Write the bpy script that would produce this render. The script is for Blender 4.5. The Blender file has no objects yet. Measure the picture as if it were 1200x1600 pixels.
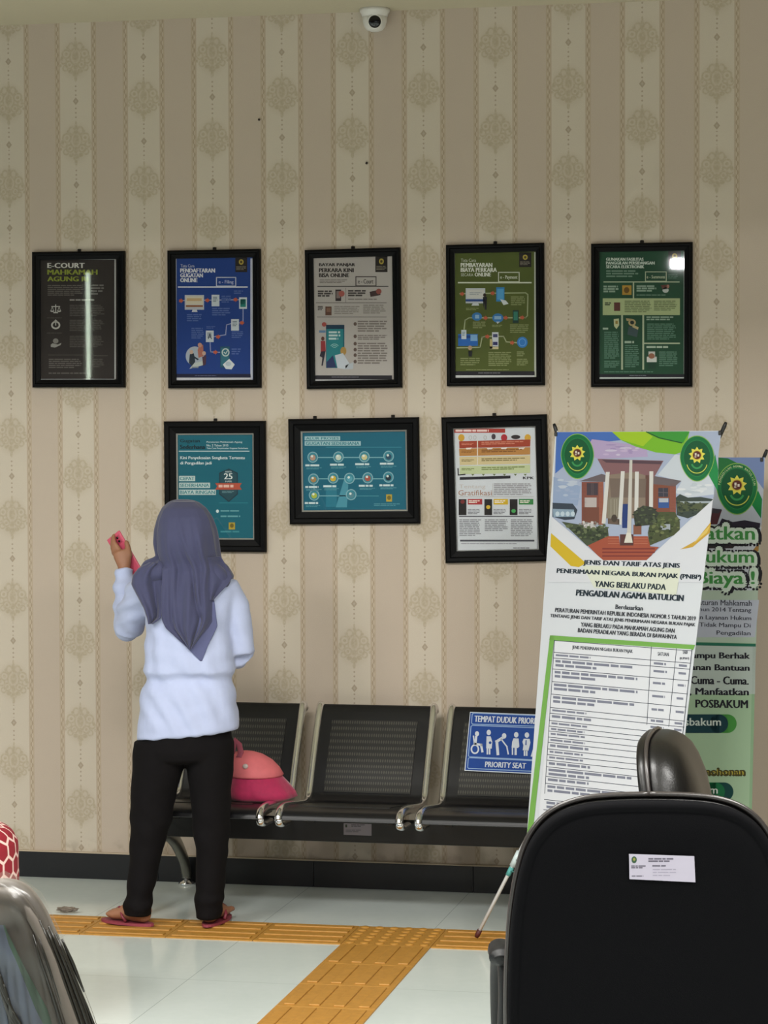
import bpy, bmesh, math, random
from mathutils import Vector, Matrix, noise

PI = math.pi
random.seed(7)
SC = bpy.context.scene
COL = SC.collection

# ------------------------------------------------------------------ camera
F_PX, YAW, PITCH, ROLL = 3955.87, -.2094, -.0356, -.0032
CAM = Vector((3.3666, -9.0719, 1.7205))
_f = Vector((math.sin(YAW)*math.cos(PITCH), math.cos(YAW)*math.cos(PITCH), math.sin(PITCH)))
_r0 = Vector((math.cos(YAW), -math.sin(YAW), 0))
_u0 = _r0.cross(_f)
CR = _r0*math.cos(ROLL) + _u0*math.sin(ROLL)
CU = -_r0*math.sin(ROLL) + _u0*math.cos(ROLL)
CF = _f
cam_d = bpy.data.cameras.new('camera')
cam = bpy.data.objects.new('camera', cam_d)
COL.objects.link(cam)
cam.matrix_world = Matrix.Translation(CAM) @ Matrix((CR, CU, -CF)).transposed().to_4x4()
cam_d.sensor_fit = 'VERTICAL'
cam_d.sensor_height = 36.0
cam_d.lens = F_PX/1600*36.0
cam_d.clip_end = 60
SC.camera = cam

# ------------------------------------------------------------------ view / world / lights
vs = SC.view_settings
vs.view_transform = 'Standard'; vs.look = 'None'; vs.gamma = 1.0
vs.use_curve_mapping = False
vs.exposure = 0.28
w = bpy.data.worlds.new('world'); SC.world = w; w.use_nodes = True
w.node_tree.nodes['Background'].inputs[0].default_value = (.75, .85, 1, 1)
w.node_tree.nodes['Background'].inputs[1].default_value = .3

def area(name, loc, target, sx, sy, power, color=(1, 1, 1)):
    d = bpy.data.lights.new(name, 'AREA')
    d.shape = 'RECTANGLE'; d.size = sx; d.size_y = sy; d.energy = power; d.color = color
    o = bpy.data.objects.new(name, d); COL.objects.link(o)
    o.location = loc
    o.rotation_euler = (Vector(target)-Vector(loc)).to_track_quat('-Z', 'Y').to_euler()
    return o

for ly, pw in ((-4.7, 95), (-6.4, 72), (-8.4, 33)):
    for lx in (-.6, 1.9, 4.4):
        area('ceiling_panel_light', (lx, ly, 3.18), (lx, ly, 0), 1.2, .6, pw, (1, .985, .95))
# daylight from the windows along the left wall and the glazed front behind the camera
area('window_daylight', (-4.9, -4.4, 1.25), (0.2, -2.2, .9), 4.5, 1.7, 30, (.56, .81, 1))
area('window_daylight', (4.9, -12.3, 1.3), (2.2, -2, .8), 3.6, 1.9, 17, (.86, .93, 1))
# the fluorescent lamp that shows in the glass of the top right picture
area('lamp_tube', (1.46, -12.0, 3.02), (2.3, 0, 2.3), .26, .07, 8, (1, 1, 1))
# the narrow bright gap of a doorway that shows in the glass of the dark poster
area('doorway_gap', (-3.90, -12.5, 2.53), (.3, 0, 2.1), .035, 1.05, 1.1, (.85, 1, .80))

# ------------------------------------------------------------------ picking points in the room
def ray(px, py): return CF + CR*((px-600)/F_PX) - CU*((py-800)/F_PX)
def atY(px, py, Y):
    d = ray(px, py); return CAM + d*((Y-CAM.y)/d.y)
def atZ(px, py, Z=0.0):
    d = ray(px, py); return CAM + d*((Z-CAM.z)/d.z)
def atD(px, py, D): return CAM + ray(px, py)*D
def atP(px, py, p, n):
    d = ray(px, py); return CAM + d*((p-CAM).dot(n)/d.dot(n))

# ------------------------------------------------------------------ materials
def lin(c):
    c /= 255.0
    return c/12.92 if c <= .04045 else ((c+.055)/1.055)**2.4
def rgb(h):
    if isinstance(h, str):
        h = h.lstrip('#'); h = [int(h[i:i+2], 16) for i in (0, 2, 4)]
    return (lin(h[0]), lin(h[1]), lin(h[2]), 1)
MATS = {}
def mat(name, color, rough=.5, metal=0.0, spec=.5, noise_amt=0.0, noise_scale=40, bump=0.0, bump_scale=200, coat=0.0, sheen=0.0, emit=0.0):
    if name in MATS: return MATS[name]
    m = bpy.data.materials.new(name); m.use_nodes = True
    nt = m.node_tree; b = nt.nodes['Principled BSDF']
    c = rgb(color)
    b.inputs['Base Color'].default_value = c
    b.inputs['Roughness'].default_value = rough
    b.inputs['Metallic'].default_value = metal
    b.inputs['Specular IOR Level'].default_value = spec
    b.inputs['Coat Weight'].default_value = coat
    b.inputs['Coat Roughness'].default_value = .06
    b.inputs['Sheen Weight'].default_value = sheen
    tc = nt.nodes.new('ShaderNodeTexCoord')
    if noise_amt:
        n = nt.nodes.new('ShaderNodeTexNoise'); n.inputs['Scale'].default_value = noise_scale; n.inputs['Detail'].default_value = 4
        nt.links.new(tc.outputs['Object'], n.inputs['Vector'])
        mx = nt.nodes.new('ShaderNodeMix'); mx.data_type = 'RGBA'
        mx.inputs['A'].default_value = tuple(max(0, v*(1-noise_amt)) for v in c[:3])+(1,)
        mx.inputs['B'].default_value = tuple(min(1, v*(1+noise_amt)) for v in c[:3])+(1,)
        nt.links.new(n.outputs['Fac'], mx.inputs['Factor'])
        nt.links.new(mx.outputs['Result'], b.inputs['Base Color'])
    if bump:
        n2 = nt.nodes.new('ShaderNodeTexNoise'); n2.inputs['Scale'].default_value = bump_scale; n2.inputs['Detail'].default_value = 3
        nt.links.new(tc.outputs['Object'], n2.inputs['Vector'])
        bp = nt.nodes.new('ShaderNodeBump'); bp.inputs['Strength'].default_value = bump; bp.inputs['Distance'].default_value = .01
        nt.links.new(n2.outputs['Fac'], bp.inputs['Height'])
        nt.links.new(bp.outputs['Normal'], b.inputs['Normal'])
    MATS[name] = m
    return m
def ink(h, gain=1.0, rough=.55):
    h = h.lstrip('#')
    if gain == 1.0: return mat('print_'+h, h, rough, spec=.25)
    c = [int(h[i:i+2], 16) for i in (0, 2, 4)]
    c = [255*((lin(v)*gain*1.055**2.4)**(1/2.4)-.055)/1.0 if False else 255*(1.055*(max(lin(v)*gain, .0032))**(1/2.4)-.055) for v in c]
    return mat('print_%s_%d' % (h, int(gain*100)), c, rough, spec=.25)

class E:
    """small expression helper that writes Math nodes"""
    def __init__(s, nt, sock): s.nt, s.s = nt, sock
    def _op(s, op, *a):
        n = s.nt.nodes.new('ShaderNodeMath'); n.operation = op
        for i, v in enumerate((s,)+a):
            if isinstance(v, E): s.nt.links.new(v.s, n.inputs[i])
            else: n.inputs[i].default_value = v
        return E(s.nt, n.outputs[0])
    def __add__(s, o): return s._op('ADD', o)
    def __sub__(s, o): return s._op('SUBTRACT', o)
    def __mul__(s, o): return s._op('MULTIPLY', o)
    def __truediv__(s, o): return s._op('DIVIDE', o)
    def abs(s): return s._op('ABSOLUTE')
    def floor(s): return s._op('FLOOR')
    def fmod(s, v): return s._op('FLOORED_MODULO', v)
    def max(s, o): return s._op('MAXIMUM', o)
    def min(s, o): return s._op('MINIMUM', o)
    def sqrt(s): return s._op('SQRT')
    def sin(s): return s._op('SINE')
    def lt(s, edge, soft):
        n = s.nt.nodes.new('ShaderNodeMapRange'); n.interpolation_type = 'SMOOTHSTEP'
        s.nt.links.new(s.s, n.inputs['Value'])
        n.inputs['From Min'].default_value = edge-soft; n.inputs['From Max'].default_value = edge+soft
        n.inputs['To Min'].default_value = 1; n.inputs['To Max'].default_value = 0
        return E(s.nt, n.outputs[0])
    def gt(s, edge, soft):
        e = s.lt(edge, soft); n = e*(-1.0); return n+1.0
def mixc(nt, fac, a, b):
    n = nt.nodes.new('ShaderNodeMix'); n.data_type = 'RGBA'
    if isinstance(fac, E): nt.links.new(fac.s, n.inputs['Factor'])
    else: n.inputs['Factor'].default_value = fac
    for k, v in (('A', a), ('B', b)):
        if isinstance(v, tuple): n.inputs[k].default_value = v
        else: nt.links.new(v, n.inputs[k])
    return n.outputs['Result']
def xyz(nt, kind='Object'):
    tc = nt.nodes.new('ShaderNodeTexCoord'); sp = nt.nodes.new('ShaderNodeSeparateXYZ')
    nt.links.new(tc.outputs[kind], sp.inputs[0])
    return tc.outputs[kind], E(nt, sp.outputs[0]), E(nt, sp.outputs[1]), E(nt, sp.outputs[2])
def noise_tex(nt, vec, scale, detail=3):
    n = nt.nodes.new('ShaderNodeTexNoise'); n.inputs['Scale'].default_value = scale; n.inputs['Detail'].default_value = detail
    nt.links.new(vec, n.inputs['Vector']); return E(nt, n.outputs['Fac'])

# ------------------------------------------------------------------ scene graph
WM = {}
def local(m, p): return m.inverted() @ p
def thing(name, label, cat, loc=(0, 0, 0), rot=None, group=None):
    o = bpy.data.objects.new(name, None); COL.objects.link(o)
    o.empty_display_size = .1
    M = Matrix.Translation(Vector(loc)) @ (rot.to_4x4() if rot is not None else Matrix.Identity(4))
    o.matrix_world = M; WM[o] = M
    o['label'] = label; o['category'] = cat
    if group: o['group'] = group
    return o
def tag(o, label=None, cat=None, group=None, kind=None):
    if label: o['label'] = label
    if cat: o['category'] = cat
    if group: o['group'] = group
    if kind: o['kind'] = kind
    return o

class MB:
    """collects faces in world space (or in a parent's space with M) and links them as one mesh"""
    def __init__(s, M=None): s.v, s.f, s.mi, s.mats, s.M, s.sm = [], [], [], [], M, []
    def slot(s, m):
        if m not in s.mats: s.mats.append(m)
        return s.mats.index(m)
    def add(s, vs_, fs, m, smooth=False):
        o = len(s.v); i = s.slot(m)
        for p in vs_:
            p = Vector(p); s.v.append(s.M @ p if s.M else p)
        for f in fs:
            s.f.append([o+k for k in f]); s.mi.append(i); s.sm.append(smooth)
        return s
    def box(s, c, size, m, R=None, bevel=0.0, seg=2):
        bm = bmesh.new(); bmesh.ops.create_cube(bm, size=1)
        for v in bm.verts: v.co = Vector((v.co.x*size[0], v.co.y*size[1], v.co.z*size[2]))
        if bevel: bmesh.ops.bevel(bm, geom=bm.edges[:], offset=bevel, segments=seg, affect='EDGES', profile=.5)
        return s.bm(bm, m, Vector(c), R)
    def bm(s, bm, m, c=Vector((0, 0, 0)), R=None, smooth=False):
        bm.verts.index_update()
        vs_ = [(R @ v.co if R is not None else v.co)+c for v in bm.verts]
        fs = [[v.index for v in f.verts] for f in bm.faces]
        bm.free(); return s.add(vs_, fs, m, smooth)
    def tube(s, pts, rad, m, n=12, cap=True, up=None, smooth=True):
        pts = [Vector(p) for p in pts]; N = len(pts)
        if not isinstance(rad, (list, tuple)): rad = [rad]*N
        rad = [r if isinstance(r, (tuple, list)) else (r, r) for r in rad]
        vs_, fs = [], []
        prev = None
        for i, p in enumerate(pts):
            t = (pts[min(i+1, N-1)]-pts[max(i-1, 0)]).normalized()
            if prev is None:
                u = Vector(up) if up else (Vector((0, 1, 0)) if abs(t.y) < .9 else Vector((1, 0, 0)))
            else: u = prev
            a = (u - t*u.dot(t)).normalized(); b = t.cross(a); prev = a
            for k in range(n):
                th = 2*PI*k/n
                vs_.append(p + a*(rad[i][0]*math.cos(th)) + b*(rad[i][1]*math.sin(th)))
        for i in range(N-1):
            for k in range(n):
                k2 = (k+1) % n
                fs.append([i*n+k, i*n+k2, (i+1)*n+k2, (i+1)*n+k])
        if cap:
            fs.append(list(range(n))[::-1]); fs.append([(N-1)*n+k for k in range(n)])
        return s.add(vs_, fs, m, smooth)
    def rings(s, rings, m, cap=True, smooth=True, closed=True):
        n = len(rings[0]); vs_ = [p for r in rings for p in r]; fs = []
        for i in range(len(rings)-1):
            for k in range(n if closed else n-1):
                k2 = (k+1) % n
                fs.append([i*n+k, i*n+k2, (i+1)*n+k2, (i+1)*n+k])
        if cap:
            fs.append(list(range(n))[::-1]); fs.append([(len(rings)-1)*n+k for k in range(n)])
        return s.add(vs_, fs, m, smooth)
    def ell(s, c, r, m, R=None, seg=20, rng=12):
        bm = bmesh.new(); bmesh.ops.create_uvsphere(bm, u_segments=seg, v_segments=rng, radius=1)
        for v in bm.verts: v.co = Vector((v.co.x*r[0], v.co.y*r[1], v.co.z*r[2]))
        return s.bm(bm, m, Vector(c), R, True)
    def lathe(s, prof, m, c=(0, 0, 0), n=24, R=None, smooth=True):
        c = Vector(c); rr = []
        for r, z in prof:
            ring = []
            for k in range(n):
                p = Vector((r*math.cos(2*PI*k/n), r*math.sin(2*PI*k/n), z))
                ring.append((R @ p if R is not None else p)+c)
            rr.append(ring)
        return s.rings(rr, m, True, smooth)
    def build(s, name, parent=None, space=True):
        me = bpy.data.meshes.new(name)
        vv = s.v
        if parent is not None and space:
            inv = WM[parent].inverted(); vv = [inv @ p for p in vv]
        me.from_pydata([tuple(p) for p in vv], [], s.f)
        for m in s.mats: me.materials.append(m)
        me.polygons.foreach_set('material_index', s.mi)
        me.polygons.foreach_set('use_smooth', s.sm)
        me.update()
        bm = bmesh.new(); bm.from_mesh(me)
        bmesh.ops.recalc_face_normals(bm, faces=bm.faces[:]) if not getattr(s, 'keep', False) else None
        bm.to_mesh(me); bm.free()
        o = bpy.data.objects.new(name, me); COL.objects.link(o)
        if parent is not None:
            o.parent = parent; WM[o] = WM[parent]
        else: WM[o] = Matrix.Identity(4)
        return o
def bake(o, *mods):
    """apply modifiers made by the given functions"""
    for fn in mods: fn(o)
    bpy.context.view_layer.update()
    dg = bpy.context.evaluated_depsgraph_get()
    me = bpy.data.meshes.new_from_object(o.evaluated_get(dg))
    old = o.data; o.modifiers.clear(); o.data = me
    bpy.data.meshes.remove(old)
    for p in me.polygons: p.use_smooth = True
    return o
def remesh(size, it=6, fac=.5):
    def fn(o):
        m = o.modifiers.new('r', 'REMESH'); m.mode = 'VOXEL'; m.voxel_size = size; m.use_smooth_shade = True
        if it:
            q = o.modifiers.new('s', 'SMOOTH'); q.iterations = it; q.factor = fac
    return fn
def subsurf(n):
    def fn(o):
        m = o.modifiers.new('ss', 'SUBSURF'); m.levels = n; m.render_levels = n
    return fn
def solidify(t):
    def fn(o):
        m = o.modifiers.new('so', 'SOLIDIFY'); m.thickness = t; m.offset = 0
    return fn
def bevel(wd, seg=2):
    def fn(o):
        m = o.modifiers.new('b', 'BEVEL'); m.width = wd; m.segments = seg; m.limit_method = 'ANGLE'
    return fn

# ------------------------------------------------------------------ printed matter: flat shapes laid on a sheet
TXT = {}
def text_mesh(s, bold=0.0, spacing=1.0):
    key = (s, bold, spacing)
    if key in TXT: return TXT[key]
    cu = bpy.data.curves.new('lettering', 'FONT'); cu.body = s; cu.size = 1; cu.offset = bold; cu.space_character = spacing
    cu.resolution_u = 2
    ob = bpy.data.objects.new('lettering', cu)
    me = ob.to_mesh()
    vs_ = [v.co.copy() for v in me.vertices]; fs = [list(p.vertices) for p in me.polygons]
    ob.to_mesh_clear(); bpy.data.objects.remove(ob); bpy.data.curves.remove(cu)
    TXT[key] = (vs_, fs); return TXT[key]

class Art:
    """a sheet lying in the plane through p with normal n (towards the viewer); shapes are given in
    coordinates of the drawing: drawing (x, y) -> photo pixel (ox + x*k, oy + y*k) -> the sheet"""
    def __init__(s, p, n, ox=0, oy=0, k=1.0, step=.00025, base=0.0, gain=1.0):
        s.gain = gain; s.mb = MB(); s.p, s.n = Vector(p), Vector(n).normalized(); s.ox, s.oy, s.k, s.step, s.base = ox, oy, k, step, base
    def frame(s, ox, oy, k): s.ox, s.oy, s.k = ox, oy, k; return s
    def P(s, x, y, l): return atP(s.ox+x*s.k, s.oy+y*s.k, s.p, s.n) + s.n*(s.base + s.step*l)
    def poly(s, pts, c, l=1):
        s.mb.add([s.P(x, y, l) for x, y in pts], [list(range(len(pts)))], ink(c, s.gain)); return s
    def rect(s, x0, y0, x1, y1, c, l=1, sk=0.0, lean=0.0):
        h = y1-y0; wd = x1-x0
        return s.poly([(x0, y0), (x1, y0+sk*wd), (x1+lean*h, y1+sk*wd), (x0+lean*h, y1)], c, l)
    def ell(s, cx, cy, rx, ry, c, l=1, n=28, a0=0, a1=2*PI):
        return s.poly([(cx+rx*math.cos(a0+(a1-a0)*i/n), cy+ry*math.sin(a0+(a1-a0)*i/n)) for i in range(n if a1-a0 > 6.2 else n+1)], c, l)
    def ring(s, cx, cy, rx, ry, t, c, l=1, n=32, a0=0, a1=2*PI):
        vs_, fs = [], []
        for i in range(n+1):
            a = a0+(a1-a0)*i/n
            vs_ += [s.P(cx+rx*math.cos(a), cy+ry*math.sin(a), l), s.P(cx+(rx-t)*math.cos(a), cy+(ry-t)*math.sin(a), l)]
        for i in range(n): fs.append([2*i, 2*i+1, 2*i+3, 2*i+2])
        s.mb.add(vs_, fs, ink(c, s.gain)); return s
    def line(s, pts, wd, c, l=1):
        for (x0, y0), (x1, y1) in zip(pts[:-1], pts[1:]):
            dx, dy = x1-x0, y1-y0; L = math.hypot(dx, dy) or 1; nx, ny = -dy/L*wd/2, dx/L*wd/2
            ex, ey = dx/L*wd/2, dy/L*wd/2
            s.poly([(x0+nx-ex, y0+ny-ey), (x1+nx+ex, y1+ny+ey), (x1-nx+ex, y1-ny+ey), (x0-nx-ex, y0-ny-ey)], c, l)
        return s
    def box(s, x0, y0, x1, y1, wd, c, l=1):
        return s.line([(x0, y0), (x1, y0), (x1, y1), (x0, y1), (x0, y0)], wd, c, l)
    def text(s, t, x0, y0, x1, y1, c, l=2, bold=.012, sk=0.0, lean=0.0, sp=1.0):
        """lettering fitted to a box; bold thickens the strokes by overprinting shifted copies"""
        vs_, fs = text_mesh(t, 0.0, sp)
        if not vs_: return s
        ax = min(v.x for v in vs_); bx = max(v.x for v in vs_); ay = min(v.y for v in vs_); by = max(v.y for v in vs_)
        q = y1-y0; bb = max(0, bold)*q*2.0
        if bb < .12: offs = [(0, 0)]
        elif bold < .05: offs = [(-bb, 0), (0, 0), (bb, 0)]
        else: offs = [(bb*math.cos(PI*i/5), bb*math.sin(PI*i/5)) for i in range(10)]+[(bb*.5*math.cos(PI*i/3), bb*.5*math.sin(PI*i/3)) for i in range(6)]
        for i_, (dx, dy) in enumerate(offs):
            out = []; ll = l+i_*(.00002/s.step)
            for v in vs_:
                u = (v.x-ax)/(bx-ax); w_ = (by-v.y)/(by-ay)
                out.append(s.P(x0+u*(x1-x0)+lean*w_*q+dx, y0+w_*q+sk*u*(x1-x0)+dy, ll))
            s.mb.add(out, fs, ink(c, s.gain))
        return s
    def lines(s, x0, y0, x1, y1, n, c, l=2, sk=0.0, dens=.55, seed=0, ragged=.8):
        rnd = random.Random(seed+int(x0*7+y0*13)); ph = (y1-y0)/n
        for i in range(n):
            y = y0+i*ph; x = x0; end = x0+(x1-x0)*(1 if i < n-1 else ragged)*rnd.uniform(.88, 1)
            while x < end-2:
                wl = min(rnd.uniform(1.2, 4.5)*ph, end-x)
                s.rect(x, y+sk*(x-x0), x+wl, y+ph*dens+sk*(x-x0), c, l, sk)
                x += wl+ph*.35
        return s
    def build(s, name, parent): return s.mb.build(name, parent)
# ------------------------------------------------------------------ the room
ZC = 3.2142
def struct(name, mb):
    o = mb.build(name); o['kind'] = 'structure'; return o

def wallpaper():
    m = bpy.data.materials.new('damask_stripe_wallpaper'); m.use_nodes = True; nt = m.node_tree
    b = nt.nodes['Principled BSDF']; b.inputs['Roughness'].default_value = .62; b.inputs['Specular IOR Level'].default_value = .3
    vec, X, Y, Z = xyz(nt)
    P, V, ZD = .265, .3118, 3.0786
    k = (X/P+.5).floor(); x = X-k*P; ax = x.abs()
    par = k.fmod(2.0)
    dz = (Z-ZD+V/2-par*(V/2)).fmod(V)-V/2          # 0 at the small diamonds
    mz = (Z-ZD-par*(V/2)).fmod(V)-V/2               # 0 at the big motifs
    adz = dz.abs()
    grain = noise_tex(nt, vec, 420, 2); blot = noise_tex(nt, vec, 1.3, 3); fine = noise_tex(nt, vec, 90, 3)
    light = ax.lt(.0605, .0012)
    # twisted rope borders either side of each pale band
    wob = (Z*(2*PI/.032)).sin()*.0032
    r1 = ((ax-.0715)-wob).abs().lt(.0021, .0012)
    r2 = ((ax-.0715)+wob).abs().lt(.0014, .001)
    border = (ax-.0715).abs().lt(.0098, .0015)
    # diamonds and dot chain
    dia = (ax/.0115+adz/.0145)
    dmask = dia.lt(1.0, .14)*(dia.lt(.42, .12)*(-.35)+1.0)
    dd = (Z.fmod(.0165)-.00825)
    dot = ((ax*ax+dd*dd).sqrt()).lt(.0034, .0010)*adz.gt(.019, .001)*mz.abs().gt(.088, .002)
    # motif: crown of scrolls, built as a union of rings, leaves and drops (mirrored about the axis)
    def ring(cx, cz, r, t, soft=.0034, sx=1.0, sz=1.0):
        d = ((((ax-cx)*sx)*((ax-cx)*sx))+((mz-cz)*sz)*((mz-cz)*sz)).sqrt()
        return (d-r).abs().lt(t, soft)
    def disc(cx, cz, rx, rz, soft=.38):
        a = (ax-cx)/rx; c = (mz-cz)/rz
        return (a*a+c*c).sqrt().lt(1.0, soft)
    parts = [disc(0, .012, .0125, .022), ring(0, .010, .022, .0028, sz=.72), disc(0, .050, .0075, .020), ring(.0165, .046, .011, .0026, sz=.8),
             ring(.036, .020, .0155, .0030), disc(.036, .020, .006, .006), ring(.047, -.004, .0115, .0028), disc(.053, .004, .006, .010),
             ring(.024, -.020, .0135, .0030), disc(.024, -.020, .0055, .006), disc(0, -.026, .009, .013), ring(.039, -.032, .010, .0026), disc(.018, -.044, .0105, .0085),
             disc(0, -.052, .0125, .013), disc(0, -.071, .006, .013), disc(.030, .044, .006, .006), disc(.0585, -.022, .004, .006), disc(0, .075, .0035, .008)]
    mo = parts[0]
    for p in parts[1:]: mo = mo.max(p)
    halo = disc(0, .0, .058, .070, .25)
    mo = mo*(fine.gt(.44, .16)*.65+.35)
    L, D, G, RB = rgb('#cfc4b4'), rgb('#c3b4a5'), rgb('#a39375'), rgb('#a8967f')
    c = mixc(nt, light, D, L)
    c = mixc(nt, border*.62, c, rgb('#b7a58d'))
    c = mixc(nt, r1*.95, c, RB)
    c = mixc(nt, r2*.30, c, rgb('#e0d4bf'))
    c = mixc(nt, halo*light*.20, c, G)
    c = mixc(nt, mo*.50, c, G)
    c = mixc(nt, dmask*.62, c, rgb('#8d7a62'))
    c = mixc(nt, dot*.6, c, rgb('#8f7c66'))
    c = mixc(nt, (grain-.5)*.34+.17, c, rgb('#8b7a66'))
    # damp smudges just above the skirting
    st = noise_tex(nt, vec, 14, 4).gt(.56, .08)*Z.lt(.135, .03)
    c = mixc(nt, st*.38, c, rgb('#7a6b58'))
    nt.links.new(c, b.inputs['Base Color'])
    bp = nt.nodes.new('ShaderNodeBump'); bp.inputs['Strength'].default_value = .25; bp.inputs['Distance'].default_value = .002
    nt.links.new((grain+mo*.6).s, bp.inputs['Height']); nt.links.new(bp.outputs[0], b.inputs['Normal'])
    return m
struct('wall_back', MB().box((1.0, .05, ZC/2), (12, .1, ZC), wallpaper()))

def floor_mat():
    m = bpy.data.materials.new('polished_floor_tile'); m.use_nodes = True; nt = m.node_tree
    b = nt.nodes['Principled BSDF']
    vec, X, Y, Z = xyz(nt)
    gx = ((X-1.755+.3).fmod(.6)-.3).abs().lt(.0013, .0007)
    gy = ((Y+1.0+.3).fmod(.6)-.3).abs().lt(.0013, .0007)*Y.lt(-1.02, .001)
    g = gx.max(gy)
    cl = noise_tex(nt, vec, 3.2, 5); cl2 = noise_tex(nt, vec, 30, 3)
    c = mixc(nt, cl*.6+cl2*.25, rgb('#c3cdc9'), rgb('#dae1df'))
    c = mixc(nt, g*.62, c, rgb('#8c9490'))
    nt.links.new(c, b.inputs['Base Color'])
    b.inputs['Specular IOR Level'].default_value = .5
    rr = cl2*.06+.09
    nt.links.new(rr.s, b.inputs['Roughness'])
    return m
struct('floor', MB().box((1.0, -6.3, -.05), (12, 12.7, .1), floor_mat()))
struct('ceiling', MB().box((1.0, -6.3, ZC+.05), (12, 12.7, .1), mat('ceiling_paint', '#c2b9a0', .8, bump=.15, bump_scale=60)))
# unseen beam, added to keep the lamp light off the upper wall
struct('shade_beam', MB().box((1.0, -3.1, 3.01), (12, .3, .42), mat('shade_beam_paint', '#b5af9c', .8)))
wl_m = mat('side_wall_paint', '#857f74', .8)
struct('wall_left', MB().box((-5.05, -6.3, ZC/2), (.1, 12.7, ZC), wl_m))
struct('wall_right', MB().box((7.05, -6.3, ZC/2), (.1, 12.7, ZC), wl_m))
struct('wall_front', MB().box((1.0, -12.65, ZC/2), (12, .1, ZC), mat('front_wall_paint', '#4a463f', .8)))

bb_m = mat('black_skirting_tile', '#1b1c20', .3, noise_amt=.25, noise_scale=60)
mb = MB()
x = -3.63
while x < 7.0:
    mb.box((x+.3-.0, -.006, .0487), (.5985, .012, .0974), bb_m, bevel=.0012, seg=1); x += .6
struct('baseboard_back', mb)
struct('trim_1', MB().box((1.5, -.0065, .0995), (11, .013, .0045), mat('skirting_grout_edge', '#b8a892', .7)))

# ------------------------------------------------------------------ tactile paving
ty_m = mat('ochre_tactile_tile', '#ae7d34', .5, noise_amt=.22, noise_scale=45, bump=.1, bump_scale=300)
TR = .0104
TX, TY = -.7032, 0
W0 = Vector((1.4986, -.7032, 0))
RT = Matrix.Rotation(TR, 3, 'Z')
def tile(kind, ox, oy, label, group):
    M = Matrix.Translation(W0+RT @ Vector((ox, oy, 0))) @ RT.to_4x4()
    o = MB(M)
    # kind: 'x' bars along the wall, 'y' bars towards the room, 'dot'
    o.box((.15, -.15, .001), (.2985, .2985, .006), ty_m, bevel=.001, seg=1)
    if kind == 'dot':
        for i in range(6):
            for j in range(6):
                o.lathe([(.0165, .0035), (.0155, .0060), (.011, .0082), (.001, .0086)], ty_m, (.025+i*.05, -.025-j*.05, 0), 12)
    else:
        for i in range(4):
            c = .0375+i*.075
            if kind == 'x': o.box((.15, -c, .0055), (.272, .034, .006), ty_m, bevel=.0025)
            else: o.box((c, -.15, .0055), (.034, .262, .006), ty_m, bevel=.0025)
    r = o.build('tactile_paving_tile')
    tag(r, label, 'floor tile', group)
ORD = ['first', 'second', 'third', 'fourth', 'fifth', 'sixth', 'seventh', 'eighth', 'ninth', 'tenth', 'eleventh', 'twelfth']
tile('dot', 0, 0, 'ochre tactile tile covered in small raised domes where the two strips meet', None)
for i in range(5):
    tile('x', -.3*(i+1), 0, 'ochre tile with long bars along the wall, %s one left of the domed tile' % ORD[i], 'tactile tiles of the strip along the wall')
for i in range(5):
    tile('x', .3*(i+1), 0, 'ochre tile with long bars along the wall, %s one right of the domed tile' % ORD[i], 'tactile tiles of the strip along the wall')
for i in range(5):
    tile('y', 0, -.3*(i+1), 'ochre tile of the branch strip, %s one in front of the domed tile' % ORD[i], 'tactile tiles of the branch strip')

# ------------------------------------------------------------------ dome camera on the ceiling
cp = atY(586, 16, -.055)
o = thing('security_camera', 'small white dome security camera with a black lens on the ceiling edge', 'security camera', (cp.x, -.06, ZC))
wp = mat('white_plastic', '#d6d3cd', .4)
MB().lathe([(.055, 0), (.055, -.012), (.050, -.018), (.046, -.03), (.001, -.03)], wp, (cp.x, -.06, ZC), 28).build('mounting_base', o)
c0 = Vector((cp.x, -.06, ZC-.026))
MB().lathe([(.046, .004), (.044, -.02), (.039, -.038), (.030, -.050), (.016, -.056), (.001, -.0575)], wp, c0, 28).build('housing', o)
dr = (CAM-c0).normalized()
Rl = dr.to_track_quat('Z', 'Y').to_matrix()
lc = c0+Vector((0, 0, -.020))
le = MB().lathe([(.001, .046), (.014, .0455), (.0225, .043), (.0235, .036), (.0235, .0)], mat('black_lens', '#08080c', .12), lc, 24, Rl).build('lens', o)
MB().lathe([(.0235, .043), (.0275, .042), (.029, .034), (.029, .0), (.0235, .0)], wp, lc, 24, Rl).build('lens_ring', o)

for k, (x_, y_, tx) in enumerate(((405, 187, 'tiny dark nail in the wallpaper high up between two pale stripes'), (573, 255, 'tiny dark nail in the wallpaper below the security camera'))):
    p_ = atY(x_, y_, -.004)
    o = MB().lathe([(.0035, .0), (.0045, .006), (.001, .008)], mat('dark_nail', '#2a2018', .5), (p_.x, -.0005, p_.z), 10, Matrix.Rotation(PI/2, 3, 'X')).build('wall_nail')
    tag(o, tx, 'nail', 'nails in the wallpaper')
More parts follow.
